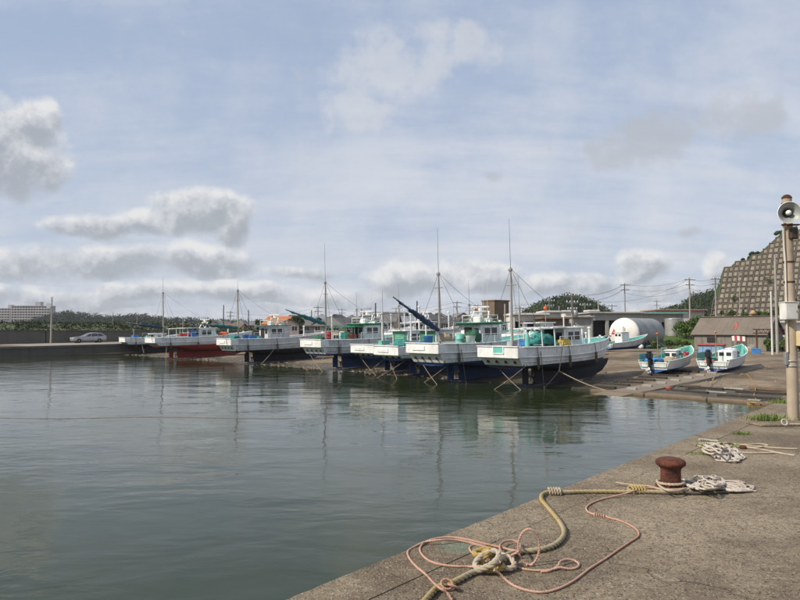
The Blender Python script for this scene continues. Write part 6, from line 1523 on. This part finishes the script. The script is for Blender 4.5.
# knot in the hawser
kc = gp(491, 569, QZ); ex = Vector((1, 0, 0)); ey = Vector((.25, 1, 0)).normalized()
def loop3(c, ax, ay, rx, ry, z0_, zamp, ph, n=16, tilt=0): return [c+ax*(rx*math.cos(t+ph))+ay*(ry*math.sin(t+ph))+Vector((0, 0, z0_+zamp*math.sin(t*1.0+tilt))) for t in [i*6.283/n*1.06 for i in range(n+1)]]
r35 = Vector((.80, .60, 0)); r35b = Vector((-.60, .80, 0)); up_ = Vector((0, 0, 1))
obj('knot_loop', rope_mesh(MB(), loop3(kc+Vector((-.03, -.035, 0)), (r35+up_*.35).normalized(), r35b, .105, .050, .075, .012, .4), R1*.95), M['lightrope'], haw)
obj('knot_loop', rope_mesh(MB(), loop3(kc+Vector((.085, .015, 0)), r35, r35b, .060, .085, .045, .020, 1.4, tilt=2), R1*.95), M['lightrope'], haw)
obj('knot_loop', rope_mesh(MB(), loop3(kc+Vector((-.03, .075, 0)), (ex+up_*.2).normalized(), ey, .075, .040, .085, .015, 2.0, tilt=1), R1*.9), M['yelrope'], haw)
obj('knot_loop', rope_mesh(MB(), loop3(kc+Vector((.01, -.06, 0)), ex, ey, .065, .038, .030, .008, 2.0, tilt=3), R1*.95), M['yelrope'], haw)
obj('knot_loop', rope_mesh(MB(), loop3(kc+Vector((-.05, .04, 0)), (ex+up_*.9).normalized(), ey, .055, .045, .07, .01, 0.), R1*.9), M['yelrope'], haw)
# pink rope
R2 = .0088
pk = thing('pink_rope', 'thin pink rope lying in coils round the knotted hawser', 'rope', (0, 0, 0))
main = qpts([(690, 488, .03), (672, 489.5, .03), (655, 488, .02), (642, 489, .02), (632, 491.5, .03), (620, 495, .01), (603, 499), (592, 503), (586.5, 507.5), (588, 511.5), (595, 514.5), (607, 517), (621, 521), (631, 525.5), (638, 531), (638, 536.5), (630, 542), (618, 550), (605, 559), (590, 568.5), (575, 580), (560, 588), (545, 592), (530, 591), (516, 586.5), (506, 580), (500, 574, .03), (494, 570, .06)], R2)
obj('long_bight', rope_mesh(MB(), main, R2, n=5), M['pinkrope'], pk)
k2 = gp(600, 515.7, QZ+R2); d2 = gp(607, 517.2, QZ)-gp(593, 514.3, QZ); obj('overhand_knot', rope_mesh(MB(), whip(k2, d2, R2*1.5, 5, .010), R2*.85, n=5), M['pinkrope'], pk)
l1 = qpts([(480, 566, .05), (470, 566.5), (458, 566.5), (444, 565), (431, 561.5), (423, 555.5), (420, 549), (424, 543), (434, 539), (450, 537.3), (467, 539.5), (484, 543.5), (500, 547, .01), (512, 550, .05), (520, 552, .04)], R2)
obj('left_coil', rope_mesh(MB(), l1, R2, n=5), M['pinkrope'], pk)
l2 = qpts([(452, 600), (447, 593, .03), (440, 588, .05), (434, 583), (426, 574.5), (416, 566), (409.5, 558), (408, 551.5), (414, 547), (425, 542, .01), (440, 540, .03), (458, 540.5, .01), (475, 544), (489, 548, .0), (498, 552, .02), (505, 557, .06)], R2)
obj('outer_coil', rope_mesh(MB(), l2, R2, n=5), M['pinkrope'], pk)
l3 = qpts([(500, 562, .08), (494, 558, .02), (493, 552, .01), (487, 547.5, .01), (477, 545), (470, 547), (471.5, 552), (479, 557), (486, 561, .05)], R2); obj('small_coil', rope_mesh(MB(), l3, R2, n=5), M['pinkrope'], pk)
l4 = qpts([(508, 560, .02), (502, 553, .03), (500, 546, .03), (505, 541.5, .02), (514, 540.5, .02), (520, 544, .03), (519, 551, .09), (512, 555, .06), (508, 560, .02), (513, 565), (524, 569), (538, 570.5), (550, 570), (560, 567.5, .01), (570, 569), (577, 567.5), (579, 564), (574, 560.5, .01), (566, 559.5, .02), (560, 562, .02), (558, 566, .01), (549, 571, .0), (541, 572)], R2); obj('right_coil', rope_mesh(MB(), l4, R2, n=5), M['pinkrope'], pk)
g0 = gp(530, 566, QZ+R2); l5 = [g0+Vector((.072*math.sin(t), .05*math.sin(t*.5)+.02*math.cos(t), .118-.118*math.cos(t))) for t in [i*6.283/20 for i in range(-1, 22)]]; obj('standing_loop', rope_mesh(MB(), l5, R2, n=5), M['pinkrope'], pk)
kp_ = gp(447, 590, QZ); m = MB(); rope_mesh(m, loop3(kp_, ex, ey, .035, .03, .035, .02, .5), R2, n=5); obj('end_knot', m, M['pinkrope'], pk); obj('end_knot', rope_mesh(MB(), loop3(kp_+Vector((.04, -.02, 0)), ex, ey, .03, .035, .03, .02, 2.5), R2, n=5), M['pinkrope'], pk)
# light ropes gathered at the bollard
rl = thing('light_rope', 'fawn rope stretched past the foot of the bollard', 'rope', (0, 0, 0))
obj('rope_run', rope_mesh(MB(), qpts([(616, 482.5, .02), (625, 484, .02), (637, 485.5, .02), (650, 486.5, .02), (660, 489, .02), (672, 491, .03), (686, 490, .03), (694, 487, .02)], .012), .012, n=5), M['lightrope'], rl)
obj('rope_run', rope_mesh(MB(), qpts([(657, 480, .04), (659, 485, .03), (666, 489.5, .06), (676, 491, .05), (686, 488.5, .04)], .012), .012, n=5), M['lightrope'], rl)
yb = gp(638, 490, QZ+.03); obj('yellow_seizing', rope_mesh(MB(), whip(yb, (1, .1, 0), .042, 5, .014), .012, n=5), M['yelrope'], rl)
obj('yellow_seizing', rope_mesh(MB(), loop3(gp(633, 491, QZ), ex, ey, .05, .03, .025, .012, 0), .012, n=5), M['yelrope'], rl)
def tangle(name, label, pxs, n, r, mats, seed, hmax):
    rnd = random.Random(seed); t = thing(name, label, 'rope', (0, 0, 0)); x0_, y0_, x1_, y1_ = pxs
    for k in range(n):       # long flat bights folded back on themselves
        pts = []; w_ = (x1_-x0_)*rnd.uniform(.35, .95); cx = rnd.uniform(x0_+w_*.3, x1_-w_*.3); cy = rnd.uniform(y0_, y1_); sl = rnd.uniform(.05, .34); ph = rnd.uniform(0, 6.28); turns = rnd.uniform(1.2, 2.6); N = int(turns*9)
        for i in range(N):
            a = ph+i*turns*6.283/N; q = math.cos(a)*w_*.5*(1-.25*i/N)+rnd.gauss(0, .9); yy = math.sin(a)*(y1_-y0_)*rnd.uniform(.14, .30)+rnd.gauss(0, .4)
            X = min(max(cx+q, x0_-4), x1_+4); e = max(0, 1-((X-(x0_+x1_)/2)/((x1_-x0_)/2))**2)
            pts.append(gp(X, min(max(cy+yy+q*sl, y0_), y1_), QZ+r+hmax*e*(k/n)*rnd.uniform(.5, 1)))
        obj('rope_bight', rope_mesh(MB(), pts, r, n=5, step=r*.9), M[mats[k % len(mats)]], t)
    return t
tangle('rope_pile', 'pile of bleached white rope right of the bollard', (686, 474, 728, 489), 13, .011, ('whiterope', 'lightrope', 'whiterope'), 5, .13)
tangle('rope_tail', 'flattened white rope ends trailing right of the rope pile', (708, 481, 752, 491), 10, .011, ('whiterope',), 6, .03)
single('mooring_strop', rope_mesh(MB(), qpts([(684, 492.5, .01), (700, 493.5), (718, 492.5), (735, 491.5), (746, 491)], .016), .016), M['darkrope'], 'grey rope running along the front of the white rope pile', 'rope')
tangle('far_rope_pile', 'second bleached rope pile farther along the quay edge', (703, 443, 734, 455), 10, .012, ('lightrope', 'whiterope'), 8, .14)
tangle('rope_tail', 'white rope bundle spilling toward the viewer from the far pile', (717, 449, 743, 461), 9, .012, ('whiterope',), 9, .04)
fr = thing('loose_rope', 'loose rope ends fanned out right of the far rope pile', 'rope', (0, 0, 0))
for pth in ([(728, 444), (745, 444.5), (760, 444), (768, 445.5), (758, 447.5), (745, 447)], [(735, 446), (752, 448), (765, 450), (780, 453), (795, 455.5)], [(740, 445), (760, 446.5), (778, 448), (797, 449)], [(730, 452), (748, 453), (762, 453), (775, 452.8)]):
    obj('rope_end', rope_mesh(MB(), qpts(pth, .012), .012, n=5), M['lightrope'], fr)
single('rope_end', rope_mesh(MB(), qpts([(699, 439.5, .02), (706, 440, .01), (712, 440.8), (718, 441)], .016), .016), M['whiterope'], 'short white rope end lying on the coping beyond the bollard', 'rope')
single('ring_bolt', MB().lathe([(.035, 0), (.045, .01), (.045, .035), (.03, .05), (.012, .052)], n=14), M['rust'], 'small rusty ring bolt in the far rope pile', 'ring bolt', None, gp(743, 449, QZ))
wr = thing('rope_eye', 'white rope eye on the plinth by the loudspeaker pole', 'rope', (0, 0, 0)); c = gp(784.5, 425, QZ+.05)
obj('eye', rope_mesh(MB(), [c+Vector((.045*math.cos(t), 0.02*math.sin(t), .045+.045*math.sin(t))) for t in [i*.42 for i in range(16)]], .012, n=5), M['whiterope'], wr)
obj('tail', rope_mesh(MB(), [c+Vector((.03, 0, .012)), c+Vector((.12, .02, .012)), c+Vector((.22, .01, .012)), c+Vector((.34, .0, .012))], .012, n=5), M['whiterope'], wr)
# ---- grass tufts in the joints
def tuft(px, py, w_, h_, n, label, seed):
    rnd = random.Random(seed); m = MB(); c = gp(px, py, QZ)
    for _ in range(n):
        x, y = rnd.gauss(0, w_*.4), rnd.gauss(0, w_*.28); h = h_*rnd.uniform(.45, 1.1); a = rnd.uniform(0, 6.28); l = h*rnd.uniform(.15, .7); wd = rnd.uniform(.004, .009)
        s_ = Vector((-math.sin(a), math.cos(a), 0))*wd; d = Vector((math.cos(a), math.sin(a), 0)); b0_ = Vector((x, y, -.01)); b1 = b0_+d*l*.35+Vector((0, 0, h*.6)); b2 = b0_+d*l+Vector((0, 0, h*.9))
        m.add([b0_-s_, b0_+s_, b1+s_*.8, b1-s_*.8, b2], [(0,1,2,3), (3,2,4)])
    o = thing('grass_tuft', label, 'grass', c, group='grass tufts on the quay'); b_ = obj('blades', m, M['grassblade'], o); b_['kind'] = 'stuff'
tuft(769, 420.5, .40, .15, 420, 'largest grass tuft at the foot of the loudspeaker pole', 81)
tuft(720, 446.5, .30, .09, 320, 'grass tuft behind the far rope pile', 82); tuft(711, 447, .22, .06, 160, 'thin grass left of the far rope pile', 85)
tuft(741, 434.5, .16, .07, 110, 'tiny grass tuft between the far rope pile and the pole', 83)
tuft(700, 454, .20, .04, 90, 'flat grass patch on the coping before the far rope pile', 84)
tuft(787, 403, .5, .12, 260, 'grass tuft at the quay edge beyond the pole', 86)

# ================================================================== AIR
hz = MB().box((0, 0, 20.5), (8000, 8000, 50)); o = obj('haze', hz, None); o['kind'] = 'stuff'
m = bpy.data.materials.new('haze air'); m.use_nodes = True; m.node_tree.nodes.clear(); T = NT(m.node_tree)
ou = T.new('ShaderNodeOutputMaterial'); pv = T.new('ShaderNodeVolumePrincipled'); pv.inputs['Density'].default_value = .00016; pv.inputs['Color'].default_value = (.90, .94, 1, 1)
T.l.new(pv.outputs[0], ou.inputs['Volume']); o.data.materials.append(m)
